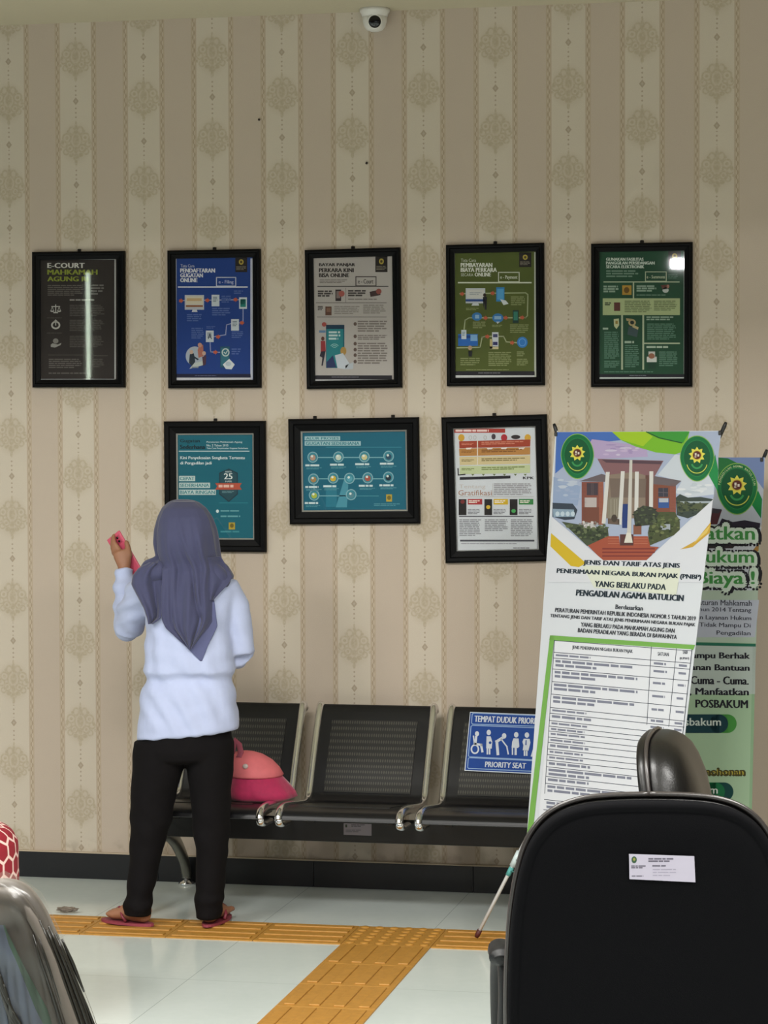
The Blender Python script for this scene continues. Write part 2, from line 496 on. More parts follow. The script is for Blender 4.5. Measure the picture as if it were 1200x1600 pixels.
# ------------------------------------------------------------------ framed posters
fr_m = mat('black_lacquer_frame', '#020203', .5, spec=.12, noise_amt=.3, noise_scale=120, bump=.05)
sil_m = mat('silver_lip', '#c9cac8', .28, metal=.75)
dk_m = mat('dark_hook', '#2a2622', .5, metal=.6)
def glass_mat():
    m = bpy.data.materials.new('picture_glass'); m.use_nodes = True; nt = m.node_tree
    for n in list(nt.nodes): nt.nodes.remove(n)
    out = nt.nodes.new('ShaderNodeOutputMaterial'); mix = nt.nodes.new('ShaderNodeMixShader')
    t = nt.nodes.new('ShaderNodeBsdfTransparent'); g = nt.nodes.new('ShaderNodeBsdfGlossy'); g.inputs['Roughness'].default_value = .02
    fz = nt.nodes.new('ShaderNodeFresnel'); fz.inputs['IOR'].default_value = 1.5
    nt.links.new(fz.outputs[0], mix.inputs[0]); nt.links.new(t.outputs[0], mix.inputs[1]); nt.links.new(g.outputs[0], mix.inputs[2])
    nt.links.new(mix.outputs[0], out.inputs[0]); return m
glass_m = glass_mat()
FG = 'framed posters on the wallpaper'
def picture(label, corners, wid, paper, art_fn, ox, oy, k, lip=None, hooks=(.5,)):
    P = [atY(x, y, -.025) for x, y in corners]
    c = (P[0]+P[1]+P[2]+P[3])/4
    W = ((P[1]-P[0]).length+(P[2]-P[3]).length)/2; H = ((P[3]-P[0]).length+(P[2]-P[1]).length)/2
    a1 = [math.atan2((q-p).z, (q-p).x) for p, q in ((P[0], P[1]), (P[3], P[2]))]
    a2 = [math.atan2(-(q-p).x, (q-p).z) for p, q in ((P[3], P[0]), (P[2], P[1]))]
    a = (sum(a1)+sum(a2))/4
    R = Matrix.Rotation(-a, 3, 'Y')
    root = thing('picture_frame', label, 'framed poster', (c.x, 0, c.z), R, FG)
    M = WM[root]
    def loop(inset, y):
        w, h = W/2-inset, H/2-inset
        return [(-w, y, -h), (w, y, -h), (w, y, h), (-w, y, h)]
    pr = [(.002, -.001), (0, -.004), (0, -.019), (.0025, -.0245), (.007, -.0265), (wid*.42, -.0255), (wid*.52, -.0215), (wid*.86, -.0175), (wid, -.0165), (wid, -.006)]
    MB(M).rings([loop(*q) for q in pr], fr_m, cap=False, smooth=False).build('frame', root)
    if lip:
        lp = [(wid, -.0155), (wid+.0015, -.0165), (wid+lip*.6, -.0148), (wid+lip, -.0125), (wid+lip, -.010)]
        MB(M).rings([loop(*q) for q in lp], sil_m, cap=False, smooth=False).build('inner_lip', root)
    MB(M).box((0, -.004, 0), (W-.012, .006, H-.012), mat('backing_board', '#5a4a38', .8)).build('backing_board', root)
    pm = MB(M)
    pm.box((0, -.0078, 0), (W-2*wid+.004, .0012, H-2*wid+.004), ink(paper))
    art = Art(M @ Vector((0, -.0084, 0)), M.to_3x3() @ Vector((0, -1, 0)), ox, oy, k)
    art.mb.v = pm.v; art.mb.f = pm.f; art.mb.mi = pm.mi; art.mb.mats = pm.mats; art.mb.sm = pm.sm
    art_fn(art)
    art.build('poster', root)
    MB(M).box((0, -.0118, 0), (W-2*wid+.003, .0018, H-2*wid+.003), glass_m).build('glass', root)
    for u in hooks:
        hk = MB(M); xx = (u-.5)*W
        hk.box((xx, -.004, H/2+.004), (.014, .003, .012), dk_m, bevel=.001, seg=1)
        hk.tube([(xx, -.0025, H/2+.007), (xx, -.010, H/2+.007)], .0035, dk_m, 10)
        hk.build('hanging_hook', root)
    return root

def badge(a, x0, y0, x1, y1, mark='#c9b24e'):
    a.rect(x0, y0, x1, y1, '#2b2523', 2)
    cx = (x0+x1)/2; h = y1-y0
    a.ell(cx, y0+h*.33, (x1-x0)*.2, h*.18, mark, 3); a.ell(cx, y0+h*.33, (x1-x0)*.1, h*.09, '#5a4a22', 4)
    a.lines(x0+4, y0+h*.62, x1-4, y0+h*.9, 3, '#8d8577', 3)
def arrow(a, x, y, c='#d2694a'):
    a.poly([(x-9, y-6), (x-1, y-6), (x-1, y-11), (x+10, y), (x-1, y+11), (x-1, y+6), (x-9, y+6)], c, 3)

def art_ecourt(a):
    a.box(172, 125, 502, 650, 5, '#cfd2cf', 1)
    a.text('E-COURT', 208, 142, 368, 164, '#e6e4dc', bold=.035, sp=1.05)
    a.text('MAHKAMAH', 208, 171, 424, 193, '#97a23c', bold=.04)
    a.text('AGUNG RI', 208, 201, 384, 222, '#97a23c', bold=.04)
    a.lines(208, 238, 366, 288, 6, '#6d6662', seed=1); a.lines(372, 236, 456, 286, 4, '#7d7874', seed=2)
    a.lines(304, 300, 440, 312, 1, '#a09a94')
    for y in (325, 390, 460): a.lines(304, y, 456, y+52, 7, '#5d5753', seed=y)
    # scales, clock drop, coins in a hand
    w = '#cfccc4'
    a.line([(243, 325), (243, 358)], 4, w); a.line([(226, 332), (260, 332)], 4, w); a.rect(233, 356, 253, 361, w, 2)
    for sx in (-1, 1):
        a.line([(243+sx*15, 333), (243+sx*21, 350)], 2, w); a.line([(243+sx*15, 333), (243+sx*9, 350)], 2, w)
        a.ell(243+sx*15, 350, 9, 6, w, 2, a0=0, a1=PI)
    a.ring(243, 413, 20, 18, 7, w); a.poly([(232, 399), (243, 388), (254, 399)], w); a.line([(243, 413), (243, 404)], 4, w)
    a.ell(243, 482, 12, 11, '#8e8a85', 2); a.poly([(222, 498), (230, 492), (252, 498), (268, 490), (264, 500), (240, 511), (222, 508)], '#a7a39c', 3)
    for y in (380, 446): a.lines(205, y, 290, y+6, 1, '#57514d')
    a.rect(210, 542, 362, 545, '#57514d', 1); a.lines(213, 560, 360, 604, 5, '#6a6460', seed=5); a.lines(212, 620, 470, 630, 1, '#6a6460')
    a.rect(372, 545, 470, 548, '#57514d', 1); a.lines(384, 560, 456, 600, 5, '#57524e', seed=9)

def art_filing(a):
    a.rect(768, 640, 1100, 656, '#e9e9ee', 1); a.rect(768, 626, 1094, 642, '#1f2240', 2); a.lines(850, 632, 970, 637, 1, '#77799a', 3)
    a.rect(762, 112, 770, 655, '#d9dbe6', 2); a.rect(1092, 122, 1102, 655, '#d9dbe6', 2)
    badge(a, 1026, 116, 1078, 182)
    a.text('Tata Cara', 788, 148, 848, 161, '#e3e5f0', bold=.0)
    a.text('PENDAFTARAN', 787, 166, 937, 184, '#f0f1f6', bold=.035)
    a.text('GUGATAN', 787, 187, 884, 205, '#f0f1f6', bold=.035)
    a.text('ONLINE', 787, 208, 860, 226, '#f0f1f6', bold=.035)
    a.box(944, 205, 1028, 243, 4, '#dfe2f0'); a.text('e - Filing', 954, 217, 1018, 236, '#c9cff0')
    a.rect(776, 244, 1080, 250, '#e6e8f2', 2)
    a.line([(785, 306), (1060, 302)], 4, '#b9bfd8'); a.line([(1060, 330), (1060, 402), (1025, 405)], 4, '#a9b2d8'); a.line([(1012, 405), (988, 412), (984, 455), (930, 464)], 4, '#a9b2d8'); a.line([(916, 480), (918, 530), (975, 532)], 4, '#a9b2d8')
    arrow(a, 790, 307); arrow(a, 905, 305); arrow(a, 1028, 302); arrow(a, 1056, 403); arrow(a, 952, 464); arrow(a, 940, 531)
    a.rect(806, 282, 890, 346, '#cfd2da', 3); a.rect(811, 287, 885, 324, '#e7dfc9', 4); a.rect(815, 296, 880, 308, '#d9b98a', 5); a.rect(811, 326, 885, 334, '#a8693e', 5); a.poly([(840, 346), (858, 346), (862, 356), (836, 356)], '#e2e4ea', 3)
    for x, y in ((940, 306), (1060, 317), (1025, 412), (915, 462)):
        a.rect(x-17, y-25, x+17, y+25, '#dfe6ea', 3); a.lines(x-11, y-16, x+11, y+8, 4, '#7d8b97', 4)
    a.rect(1048, 300, 1072, 334, '#2c8f86', 4); a.text('A', 907, 450, 924, 474, '#2c3c55', 5)
    for r in ((966, 285, 1010, 318), (815, 365, 880, 400), (925, 338, 1005, 375), (1020, 262, 1064, 280), (835, 425, 890, 475), (900, 418, 940, 430), (1010, 440, 1062, 472), (1010, 515, 1050, 545)):
        a.lines(*r, max(2, int((r[3]-r[1])/8)), '#5f78b8', seed=r[0])
    a.ell(850, 548, 40, 42, '#b9c3cf', 3); a.poly([(826, 604), (884, 588), (894, 566), (846, 580)], '#cfd6d0', 4)
    a.poly([(828, 540), (846, 536), (852, 572), (838, 592), (824, 578)], '#2f3c4a', 4); a.ell(835, 530, 8, 9, '#d8b9a4', 5); a.line([(846, 552), (862, 562)], 7, '#2f3c4a', 5)
    a.poly([(862, 522), (872, 494), (886, 500), (888, 548), (866, 556)], '#c07a68', 5); a.ell(872, 500, 9, 10, '#d3a08d', 6); a.poly([(882, 552), (900, 544), (898, 584), (886, 592)], '#5a3c4c', 5); a.ell(890, 536, 8, 9, '#d8b9a4', 6)
    a.rect(836, 594, 866, 600, '#8f9aa5', 5)
    a.rect(960, 506, 1002, 598, '#2a5f78', 3); a.rect(964, 512, 998, 590, '#3b7f92', 4); a.ring(984, 532, 17, 18, 5, '#d9e8e2', 5); a.line([(978, 532), (984, 538), (992, 525)], 4, '#d9e8e2', 5)
    a.poly([(972, 585), (1000, 560), (1024, 585), (1010, 606), (985, 604)], '#e9eef0', 6); a.ell(996, 582, 12, 10, '#c9d6df', 7)

def art_panjar(a):
    a.rect(112, 632, 454, 650, '#2a2730', 2); a.lines(190, 638, 350, 643, 1, '#8c8894', 3)
    a.rect(108, 650, 455, 658, '#f2f2f2', 1)
    badge(a, 381, 112, 434, 182)
    for i, (t, x1) in enumerate((('BAYAR PANJAR', 292), ('PERKARA KINI', 286), ('BISA ONLINE', 266))):
        a.text(t, 136, 143+i*22, x1, 160+i*22, '#3a3332', bold=.04)
    a.lines(138, 214, 260, 232, 3, '#8b827c', seed=3)
    a.box(296, 202, 384, 242, 4, '#4a4442'); a.text('e - Court', 306, 212, 372, 232, '#4a4442')
    a.rect(128, 242, 438, 246, '#55504d', 2); a.rect(122, 314, 430, 317, '#7a736e', 2); a.rect(126, 376, 430, 379, '#7a736e', 2); a.rect(250, 250, 253, 314, '#9a938e', 2)
    a.lines(130, 262, 195, 292, 3, '#4c4644', seed=4, dens=.7); a.lines(262, 260, 345, 290, 3, '#4c4644', seed=5, dens=.7); a.lines(262, 298, 425, 306, 1, '#8b827c')
    a.rect(207, 258, 232, 308, '#3c3134', 3); a.rect(211, 264, 228, 296, '#8c7d78', 4); a.ell(234, 276, 13, 13, '#b5655a', 5); a.poly([(356, 268), (400, 258), (404, 282), (360, 290)], '#4a3735', 3); a.ell(396, 266, 12, 12, '#9c564c', 4)
    a.lines(130, 330, 154, 350, 3, '#5c5552', dens=.7); a.rect(163, 332, 190, 370, '#6b4a3c', 3); a.rect(168, 338, 186, 356, '#8d6a55', 4)
    a.lines(202, 330, 312, 368, 5, '#9a938c', seed=6); a.lines(328, 324, 426, 366, 5, '#9a938c', seed=7)
    a.rect(166, 412, 246, 600, '#1f6f80', 3); a.rect(170, 428, 240, 592, '#2c8f96', 4); a.rect(166, 412, 246, 430, '#1a3f58', 5)
    for i, t in enumerate(('SILAHKAN', 'SEGERA', 'BAYAR')): pass
    a.lines(178, 440, 232, 482, 3, '#d2e8e6', 5, dens=.6)
    for r in (22, 15, 8): a.ring(203, 516, r, r, 3, '#9fd6d2', 5, a0=-PI*.8, a1=-PI*.2)
    a.ell(158, 410, 10, 10, '#b2564e', 4); a.rect(136, 436, 164, 446, '#6f93ba', 3)
    a.ell(152, 472, 7, 9, '#6b3d31', 4); a.poly([(143, 482), (162, 482), (165, 528), (143, 530)], '#a93f43', 4); a.poly([(144, 528), (164, 526), (152, 590), (146, 590), (150, 555), (138, 548)], '#33303f', 4)
    a.poly([(205, 545), (240, 535), (268, 580), (250, 606), (216, 600)], '#d6dde4', 6); a.poly([(168, 575), (196, 545), (210, 596), (170, 600)], '#34406c', 6); a.ell(242, 526, 13, 18, '#c09b55', 5); a.poly([(250, 590), (286, 574), (284, 604), (252, 606)], '#c7ced4', 6)
    for y in (408, 462, 494, 520, 544, 572): a.ell(293, y, 7, 8, '#6f5d55', 3)
    a.lines(304, 394, 434, 446, 5, '#8b827c', seed=8); a.lines(304, 456, 434, 480, 3, '#8b827c', seed=9); a.lines(304, 490, 434, 586, 9, '#8b827c', seed=10)

def art_payment(a):
    a.rect(728, 632, 1082, 645, '#eceeec', 1); a.rect(724, 614, 1076, 632, '#23222a', 2); a.lines(830, 620, 960, 626, 1, '#86868c', 3)
    a.rect(718, 95, 728, 640, '#ccd2c0', 2); a.rect(1074, 95, 1084, 640, '#d4d8cc', 2)
    badge(a, 1008, 96, 1061, 160)
    a.text('Tata Cara', 754, 123, 820, 137, '#e9ecda', bold=0)
    a.text('PEMBAYARAN', 754, 142, 890, 160, '#f2f3e8', bold=.035)
    a.text('BIAYA PERKARA', 754, 163, 910, 181, '#f2f3e8', bold=.035)
    a.text('SECARA', 754, 187, 808, 200, '#e9ecda', bold=.0); a.text('ONLINE', 815, 184, 884, 201, '#f2f3e8', bold=.035)
    a.box(918, 183, 1008, 224, 4, '#e4e8d4'); a.text('e - Payment', 926, 196, 1000, 216, '#e4e8d4')
    a.rect(741, 225, 1062, 231, '#e9ecda', 2)
    g = '#b9c096'
    a.line([(750, 276), (1036, 272), (1046, 280), (1044, 372), (1036, 381), (790, 381), (772, 392), (768, 430)], 5, g)
    a.line([(738, 512), (838, 510), (846, 466), (860, 462), (940, 462), (952, 486), (1000, 490)], 5, g)
    for x, y in ((760, 277), (893, 274), (1022, 380), (950, 381), (862, 382), (870, 463), (978, 490)): arrow(a, x, y)
    a.rect(775, 252, 860, 318, '#d5dadf', 3); a.rect(780, 258, 855, 296, '#e3e2dc', 4); a.rect(775, 300, 860, 310, '#34579a', 5); a.poly([(806, 318), (830, 318), (834, 328), (800, 328)], '#dfe3e6', 3); a.lines(792, 270, 846, 284, 2, '#a9b0b5', 5)
    a.ell(858, 282, 7, 8, '#3a2c28', 5); a.poly([(850, 290), (868, 290), (866, 346), (858, 346), (856, 318), (852, 340)], '#23242c', 5)
    a.rect(908, 248, 944, 310, '#3c8fd0', 3); a.rect(912, 255, 940, 302, '#5fb2e2', 4); a.poly([(925, 300), (950, 306), (962, 320), (940, 326)], '#e8eef0', 5)
    a.rect(980, 348, 1006, 404, '#1f3e3c', 3); a.rect(984, 354, 1002, 392, '#3f8f7a', 4)
    a.ell(824, 376, 22, 18, '#3f86c8', 3); a.rect(816, 368, 834, 384, '#9fc7e6', 4); a.ell(915, 382, 24, 20, '#3f86c8', 3); a.rect(900, 374, 930, 388, '#9fc7e6', 4); a.poly([(908, 398), (924, 398), (914, 408)], '#d9e4ec', 4)
    a.rect(742, 452, 828, 504, '#2c73c8', 3); a.rect(742, 458, 828, 470, '#1f4f98', 4); a.rect(796, 455, 826, 482, '#8fc0ea', 5); a.rect(756, 434, 778, 474, '#dfe8ee', 5); a.lines(760, 442, 774, 462, 3, '#7f9aae', 6); a.ell(794, 512, 9, 10, '#c8a987', 5); a.poly([(786, 526), (804, 526), (802, 550), (788, 550)], '#22252b', 5)
    a.rect(890, 444, 918, 508, '#e6eaf0', 3); a.rect(894, 452, 914, 466, '#4a4f7c', 4); a.rect(894, 486, 914, 500, '#3d3f74', 4); a.rect(880, 474, 892, 516, '#d9c78c', 3); a.rect(880, 506, 918, 518, '#e6d9a8', 3)
    a.ell(1022, 488, 23, 24, '#3b8ad6', 3); a.ring(1022, 488, 16, 17, 3, '#79b6ee', 4)
    for r in ((972, 288, 1034, 330), (776, 338, 836, 350), (806, 398, 864, 430), (890, 412, 940, 424), (968, 410, 1054, 450), (752, 556, 838, 592), (874, 530, 976, 594), (998, 528, 1034, 552), (998, 560, 1050, 592)):
        a.lines(*r, max(2, int((r[3]-r[1])/8)), '#98a06c', seed=r[0])
    a.lines(776, 606, 1026, 612, 1, '#98a06c')

def art_summons(a):
    a.rect(205, 860, 712, 876, '#dfe9e4', 1); a.rect(212, 842, 708, 860, '#1c1f2a', 2); a.lines(388, 848, 520, 855, 1, '#8a909a', 3)
    a.rect(203, 125, 213, 870, '#c8d4cc', 2); a.rect(706, 125, 716, 870, '#d9e2dc', 2)
    badge(a, 616, 122, 690, 206)
    for i, (t, x1) in enumerate((('GUNAKAN FASILITAS', 470), ('PANGGILAN PERSIDANGAN', 535), ('SECARA ELEKTRONIK', 474))):
        a.text(t, 252, 160+i*22, x1, 178+i*22, '#d9e6da', bold=.035)
    a.lines(252, 234, 446, 280, 3, '#7d9c88', seed=11)
    c = '#c6d2b2'
    a.box(482, 243, 604, 298, 5, c); a.text('e - Summons', 490, 262, 596, 282, c); a.lines(614, 258, 676, 286, 3, '#557a66')
    a.rect(236, 299, 682, 305, c, 2); a.rect(408, 300, 416, 400, c, 2); a.rect(232, 398, 684, 496, '#c3d09c', 3)
    a.lines(236, 324, 330, 366, 3, '#9db6a2', seed=12, dens=.75); a.lines(430, 322, 546, 362, 3, '#9db6a2', seed=13, dens=.75); a.lines(430, 376, 664, 386, 1, '#7d9c88')
    a.rect(346, 322, 400, 378, '#c49a3c', 4); a.ell(372, 350, 16, 18, '#7a5a22', 5); a.poly([(572, 322), (622, 316), (616, 340), (584, 346)], '#6b3e34', 4); a.ell(600, 350, 18, 16, '#cfd6d0', 4); a.ell(614, 328, 8, 10, '#b98a78', 5)
    a.lines(244, 422, 282, 442, 2, '#3f4a34', 5, dens=.7); a.rect(298, 422, 334, 472, '#6b3a34', 5); a.lines(360, 412, 520, 484, 7, '#7f8c62', 5, seed=14); a.lines(532, 412, 668, 474, 6, '#7f8c62', 5, seed=15)
    a.rect(340, 496, 350, 816, c, 2); a.rect(464, 496, 474, 816, c, 2); a.rect(474, 658, 684, 666, c, 2)
    a.poly([(296, 520), (326, 516), (328, 556), (312, 578), (298, 560)], '#d8dcae', 4); a.rect(306, 530, 320, 548, '#a88f4a', 5)
    a.lines(232, 570, 276, 584, 1, '#b9cdb9', dens=.8); a.lines(240, 594, 328, 756, 14, '#66907a', seed=16); a.lines(240, 764, 330, 808, 4, '#66907a', seed=17)
    a.ell(404, 540, 22, 20, '#c9b683', 4); a.ell(404, 540, 12, 11, '#2b3a34', 5); a.poly([(368, 515), (404, 518), (398, 530), (372, 530)], '#c9b683', 4); a.poly([(384, 562), (442, 574), (432, 626), (376, 610)], '#44585c', 4); a.poly([(410, 552), (442, 568), (438, 582), (404, 566)], '#d0c28e', 5)
    a.lines(360, 648, 430, 664, 1, '#b9cdb9', dens=.8); a.lines(362, 672, 446, 806, 12, '#66907a', seed=18)
    a.lines(488, 504, 660, 530, 2, '#9db6a2', seed=19, dens=.7); a.lines(492, 546, 664, 644, 9, '#66907a', seed=20)
    a.lines(488, 678, 664, 692, 1, '#c3d3c0', dens=.8); a.lines(562, 710, 672, 800, 8, '#66907a', seed=21)
    a.rect(500, 710, 538, 746, '#d9dcd4', 4); a.ell(518, 736, 18, 16, '#a8745a', 5); a.rect(490, 740, 548, 772, '#e4e6e0', 4); a.rect(498, 778, 540, 812, '#1f4a36', 4)
    a.lines(240, 826, 630, 836, 1, '#66907a')

def art_gugatan(a):
    a.text('Gugatan', 137, 149, 219, 168, '#12313a', bold=.02); a.text('Sederhana', 137, 173, 241, 191, '#12313a', bold=.035)
    for i, (t, x1) in enumerate((('Peraturan Mahkamah Agung', 396), ('No. 2 Tahun 2015', 338), ('Tata Cara Penyelesaian Gugatan Sederhana', 420))):
        a.text(t, 248, 158+i*13, x1, 167+i*13, '#d9ecec', bold=.01)
    a.rect(132, 198, 426, 202, '#c7dcdc', 2)
    a.text('Kini Penyelesaian Sengketa Tertentu', 138, 221, 406, 237, '#e6f3f3', bold=.015); a.text('di Pengadilan jadi', 138, 243, 268, 259, '#e6f3f3', bold=.015)
    for y, t, x1 in ((303, 'CEPAT', 200), (331, 'SEDERHANA', 262), (360, 'BIAYA RINGAN', 286)):
        a.rect(133, y, x1, y+22, '#c9dcd8', 2); a.text(t, 137, y+4, x1-4, y+18, '#3c8a92', 3, bold=.02)
    a.poly([(300, 290), (340, 272), (378, 290), (378, 380), (340, 412), (300, 380)], '#22424e', 2); a.poly([(305, 293), (340, 277), (373, 293), (373, 377), (340, 406), (305, 377)], '#28535e', 3)
    a.text('HANYA', 326, 282, 352, 289, '#cfe0de', 4); a.text('25', 321, 292, 355, 317, '#eaf2ee', 4, bold=.02); a.text('HARI', 326, 322, 352, 329, '#cfe0de', 4)
    a.poly([(284, 333), (394, 333), (386, 346), (394, 360), (284, 360), (292, 346)], '#c25a44', 4); a.lines(298, 340, 380, 352, 1, '#f0c9b8', 5, dens=.9); a.lines(312, 366, 368, 376, 2, '#6f979c', 4)
    a.ell(293, 450, 6, 7, '#dff0ee', 3); a.lines(306, 446, 410, 456, 1, '#6fb0b6'); a.lines(306, 468, 414, 480, 1, '#6fb0b6'); a.rect(300, 414, 420, 417, '#2c8a94', 2)
    a.rect(340, 497, 366, 526, '#c2a93e', 3); a.ell(353, 510, 8, 9, '#7a6a28', 4); a.lines(306, 532, 408, 544, 1, '#4a9aa2')

def art_alur(a):
    a.rect(656, 138, 804, 155, '#a9ccd0', 2); a.rect(656, 158, 890, 177, '#a9ccd0', 2); a.text('ALUR PROSES', 662, 141, 798, 152, '#2f7f8c', 3, bold=.02); a.text('GUGATAN SEDERHANA', 662, 161, 884, 174, '#2f7f8c', 3, bold=.02)
    a.rect(745, 182, 1060, 185, '#3f93a0', 2)
    k = '#7fb8c0'
    a.rect(690, 224, 1005, 228, k, 2); a.rect(690, 313, 1005, 317, k, 2); a.rect(690, 384, 850, 388, k, 2); a.rect(870, 385, 965, 388, '#4f9aa4', 2); a.line([(695, 335), (696, 372)], 4, k)
    cs = {(690, 225): '#c09a86', (797, 224): '#cfd9c8', (905, 223): '#d8cf9a', (1006, 221): '#2a4f66', (693, 316): '#b08a56', (775, 312): '#d8b63c', (843, 313): '#5fa8b8', (919, 311): '#b05a4a', (1005, 308): '#1f3542', (696, 383): '#b7c24a', (850, 381): '#5f8f9a'}
    for (x, y), c in cs.items():
        a.ell(x, y, 22, 23, '#8fbcc4', 3); a.ell(x, y, 18, 19, '#3f8f9e', 4); a.ell(x, y+2, 12, 12, c, 5); a.ell(x-3, y-4, 5, 5, '#e6efe6', 6)
    for x, y in ((697, 255), (800, 252), (905, 250), (1008, 248), (697, 345), (772, 342), (920, 340), (1006, 338), (695, 412)):
        a.lines(x-38, y, x+38, y+9, 1, '#d5e8e8', 3, dens=.9); a.lines(x-34, y+13, x+34, y+22, 2, '#5fa2ac', 3)
    a.poly([(822, 312), (838, 340), (832, 434), (786, 434)], '#4f9aac', 2); a.rect(745, 340, 790, 432, '#2a7f94', 1)
    a.rect(996, 380, 1020, 410, '#c2a93e', 3); a.ell(1008, 394, 8, 9, '#7a6a28', 4); a.lines(945, 418, 1060, 430, 2, '#5fa2ac')

def art_gratifikasi(a):
    a.box(140, 136, 616, 838, 3, '#3a3a42', 1)
    a.rect(145, 145, 434, 168, '#b0392f', 2); a.lines(152, 150, 416, 163, 1, '#f3d9d2', 3, dens=.9)
    for x, c in ((185, '#d8a93c'), (428, '#b5303a'), (562, '#d8a93c')): a.ell(x, 196, 18, 20, c, 2)
    for x in (236, 262, 320): a.ring(x, 195, 9, 12, 3, '#b9b4ae', 2)
    a.ell(368, 190, 12, 16, '#4a3f46', 2); a.ell(494, 192, 26, 12, '#332c2c', 2)
    a.poly([(172, 216), (578, 206), (576, 246), (174, 256)], '#a8452e', 3); a.poly([(172, 258), (576, 250), (576, 292), (174, 300)], '#c08a4a', 3); a.poly([(174, 306), (576, 296), (576, 344), (176, 352)], '#d9c89a', 3); a.poly([(176, 358), (576, 350), (576, 396), (176, 404)], '#c9d3a6', 3)
    for x in (240, 360, 440, 540): a.poly([(x-30, 254), (x+6, 252), (x-2, 262), (x-26, 263)], '#f0e6dc', 4)
    for y, c in ((228, '#d88a70'), (272, '#8a5a2a'), (322, '#8a7a4a'), (372, '#7a8a4a')):
        a.lines(300, y-8, 560, y+12, 2, c, 5, sk=-.02, seed=y); a.lines(186, y-2, 262, y+12, 2, c, 5, seed=y)
    a.rect(274, 210, 280, 352, '#e6dccb', 5)
    a.line([(166, 372), (168, 408), (206, 404)], 6, '#2b2a2c', 4); a.rect(176, 420, 464, 436, '#24242a', 3, sk=-.03)
    for x in (250, 310, 372, 430, 492, 548): a.poly([(x-9, 402), (x+9, 402), (x, 413)], '#6f7d4c', 3)
    a.text('KPK', 536, 417, 598, 432, '#24242a', bold=.04)
    a.text('Tentang', 172, 462, 322, 490, '#c9bfb8', bold=-.01); a.text('Gratifikasi', 168, 494, 358, 524, '#a87b62', bold=.0)
    a.rect(362, 456, 365, 528, '#b9b6b4', 2); a.lines(370, 456, 584, 526, 7, '#9a989c', seed=22)
    a.rect(170, 530, 596, 533, '#b9b6b4', 2)
    for x, c, lamp, ly in ((170, '#b0383c', '#7a2a2a', 560), (316, '#d6b42c', '#e0bb3a', 590), (460, '#3c8a4a', '#4aa85a', 612)):
        a.rect(x, 545, x+44, 636, '#231f20', 3); a.ell(x+22, ly, 12, 11, lamp, 4)
        a.rect(x+52, 544, x+134, 576, c, 3); a.lines(x+58, 552, x+122, 570, 2, '#f2e9dc', 4, dens=.6); a.lines(x+52, 602, x+124, 634, 4, '#85858c', seed=x)
    a.rect(172, 640, 596, 646, '#56565e', 3)
    a.lines(174, 660, 300, 758, 10, '#8f9096', seed=23); a.lines(318, 660, 452, 730, 7, '#8f9096', seed=24); a.lines(466, 660, 596, 760, 10, '#8f9096', seed=25)
    a.rect(178, 776, 600, 786, '#4a4b54', 3); a.lines(184, 796, 590, 804, 1, '#9fa0a6'); a.lines(480, 820, 600, 828, 1, '#5a5a60')

K1 = 430/1200
picture('black framed dark grey poster headed E-COURT, leftmost of the top row', [(49.1, 393), (193.5, 392.3), (194.2, 605.1), (49.8, 605.8)], .0300, '#37302d', art_ecourt, 0, 360, K1)
picture('black framed bright blue flow-chart poster, second from left in the top row', [(260.5, 391.2), (406, 388.7), (406.7, 605.8), (262, 606.9)], .0300, '#1e4694', art_filing, 0, 360, K1)
picture('black framed pale grey poster with a teal phone drawing, middle of the top row', [(475.4, 390.8), (625.2, 385.8), (626.7, 605.5), (478.7, 608.3)], .0305, '#c6bfb9', art_panjar, 450, 360, K1)
picture('black framed olive green flow-chart poster, fourth from left in the top row', [(696.5, 382.9), (849.5, 378.6), (850.3, 601.9), (697.3, 603.7)], .0305, '#5c682a', art_payment, 450, 360, K1)
picture('black framed dark green poster with a lime text box, rightmost of the top row', [(923.2, 380.8), (1082.7, 377.6), (1080.5, 603.7), (922.9, 605.3)], .0295, '#1f5238', art_summons, 880, 360, 320/1200)
K4 = 450/1200
picture('wide black framed teal portrait poster partly behind the headscarf', [(255.1, 658.1), (414.1, 657.8), (414.5, 862.5), (257, 862.5)], .0455, '#156d7e', art_gugatan, 230, 630, K4, lip=.0055)
picture('black framed teal landscape poster with rows of round icons', [(450.1, 655.5), (654.1, 651), (654.9, 817.5), (451.6, 820.5)], .0455, '#136980', art_alur, 230, 630, K4, lip=.0060, hooks=(.2, .8))
picture('tilted black framed white poster with traffic light drawings, beside the front banner', [(689.3, 652.6), (854, 646.5), (859.5, 877), (695.3, 880.3)], .0420, '#d6dade', art_gratifikasi, 670, 630, 330/1200, lip=.0030)
# ------------------------------------------------------------------ steel waiting bench
seat_m = mat('black_steel_sheet', '#141417', .34, metal=.25, noise_amt=.2)
def perf():
    m = bpy.data.materials.new('perforated_black_steel'); m.use_nodes = True; nt = m.node_tree
    b = nt.nodes['Principled BSDF']; b.inputs['Roughness'].default_value = .38; b.inputs['Metallic'].default_value = .35
    vec, X, Y, Z = xyz(nt)
    p = .0085
    a = X.fmod(p)-p/2; row = ((Z-Y)/p).floor().fmod(2.0); a2 = (X+row*(p/2)).fmod(p)-p/2; q = (Z-Y).fmod(p)-p/2
    hole = ((a2*a2+q*q).sqrt()).lt(.0023, .0006)
    nt.links.new(mixc(nt, hole, rgb('#262625'), rgb('#484641')), b.inputs['Base Color'])
    return m
perf_m = perf()
chr_m = mat('chrome', '#e6e6e8', .17, metal=1.0)
beam_m = mat('black_beam', '#0d0d0f', .4)
bench = thing('waiting_bench', 'black perforated steel waiting bench with chrome side frames against the wall', 'bench', (1.43, -.42, 0))
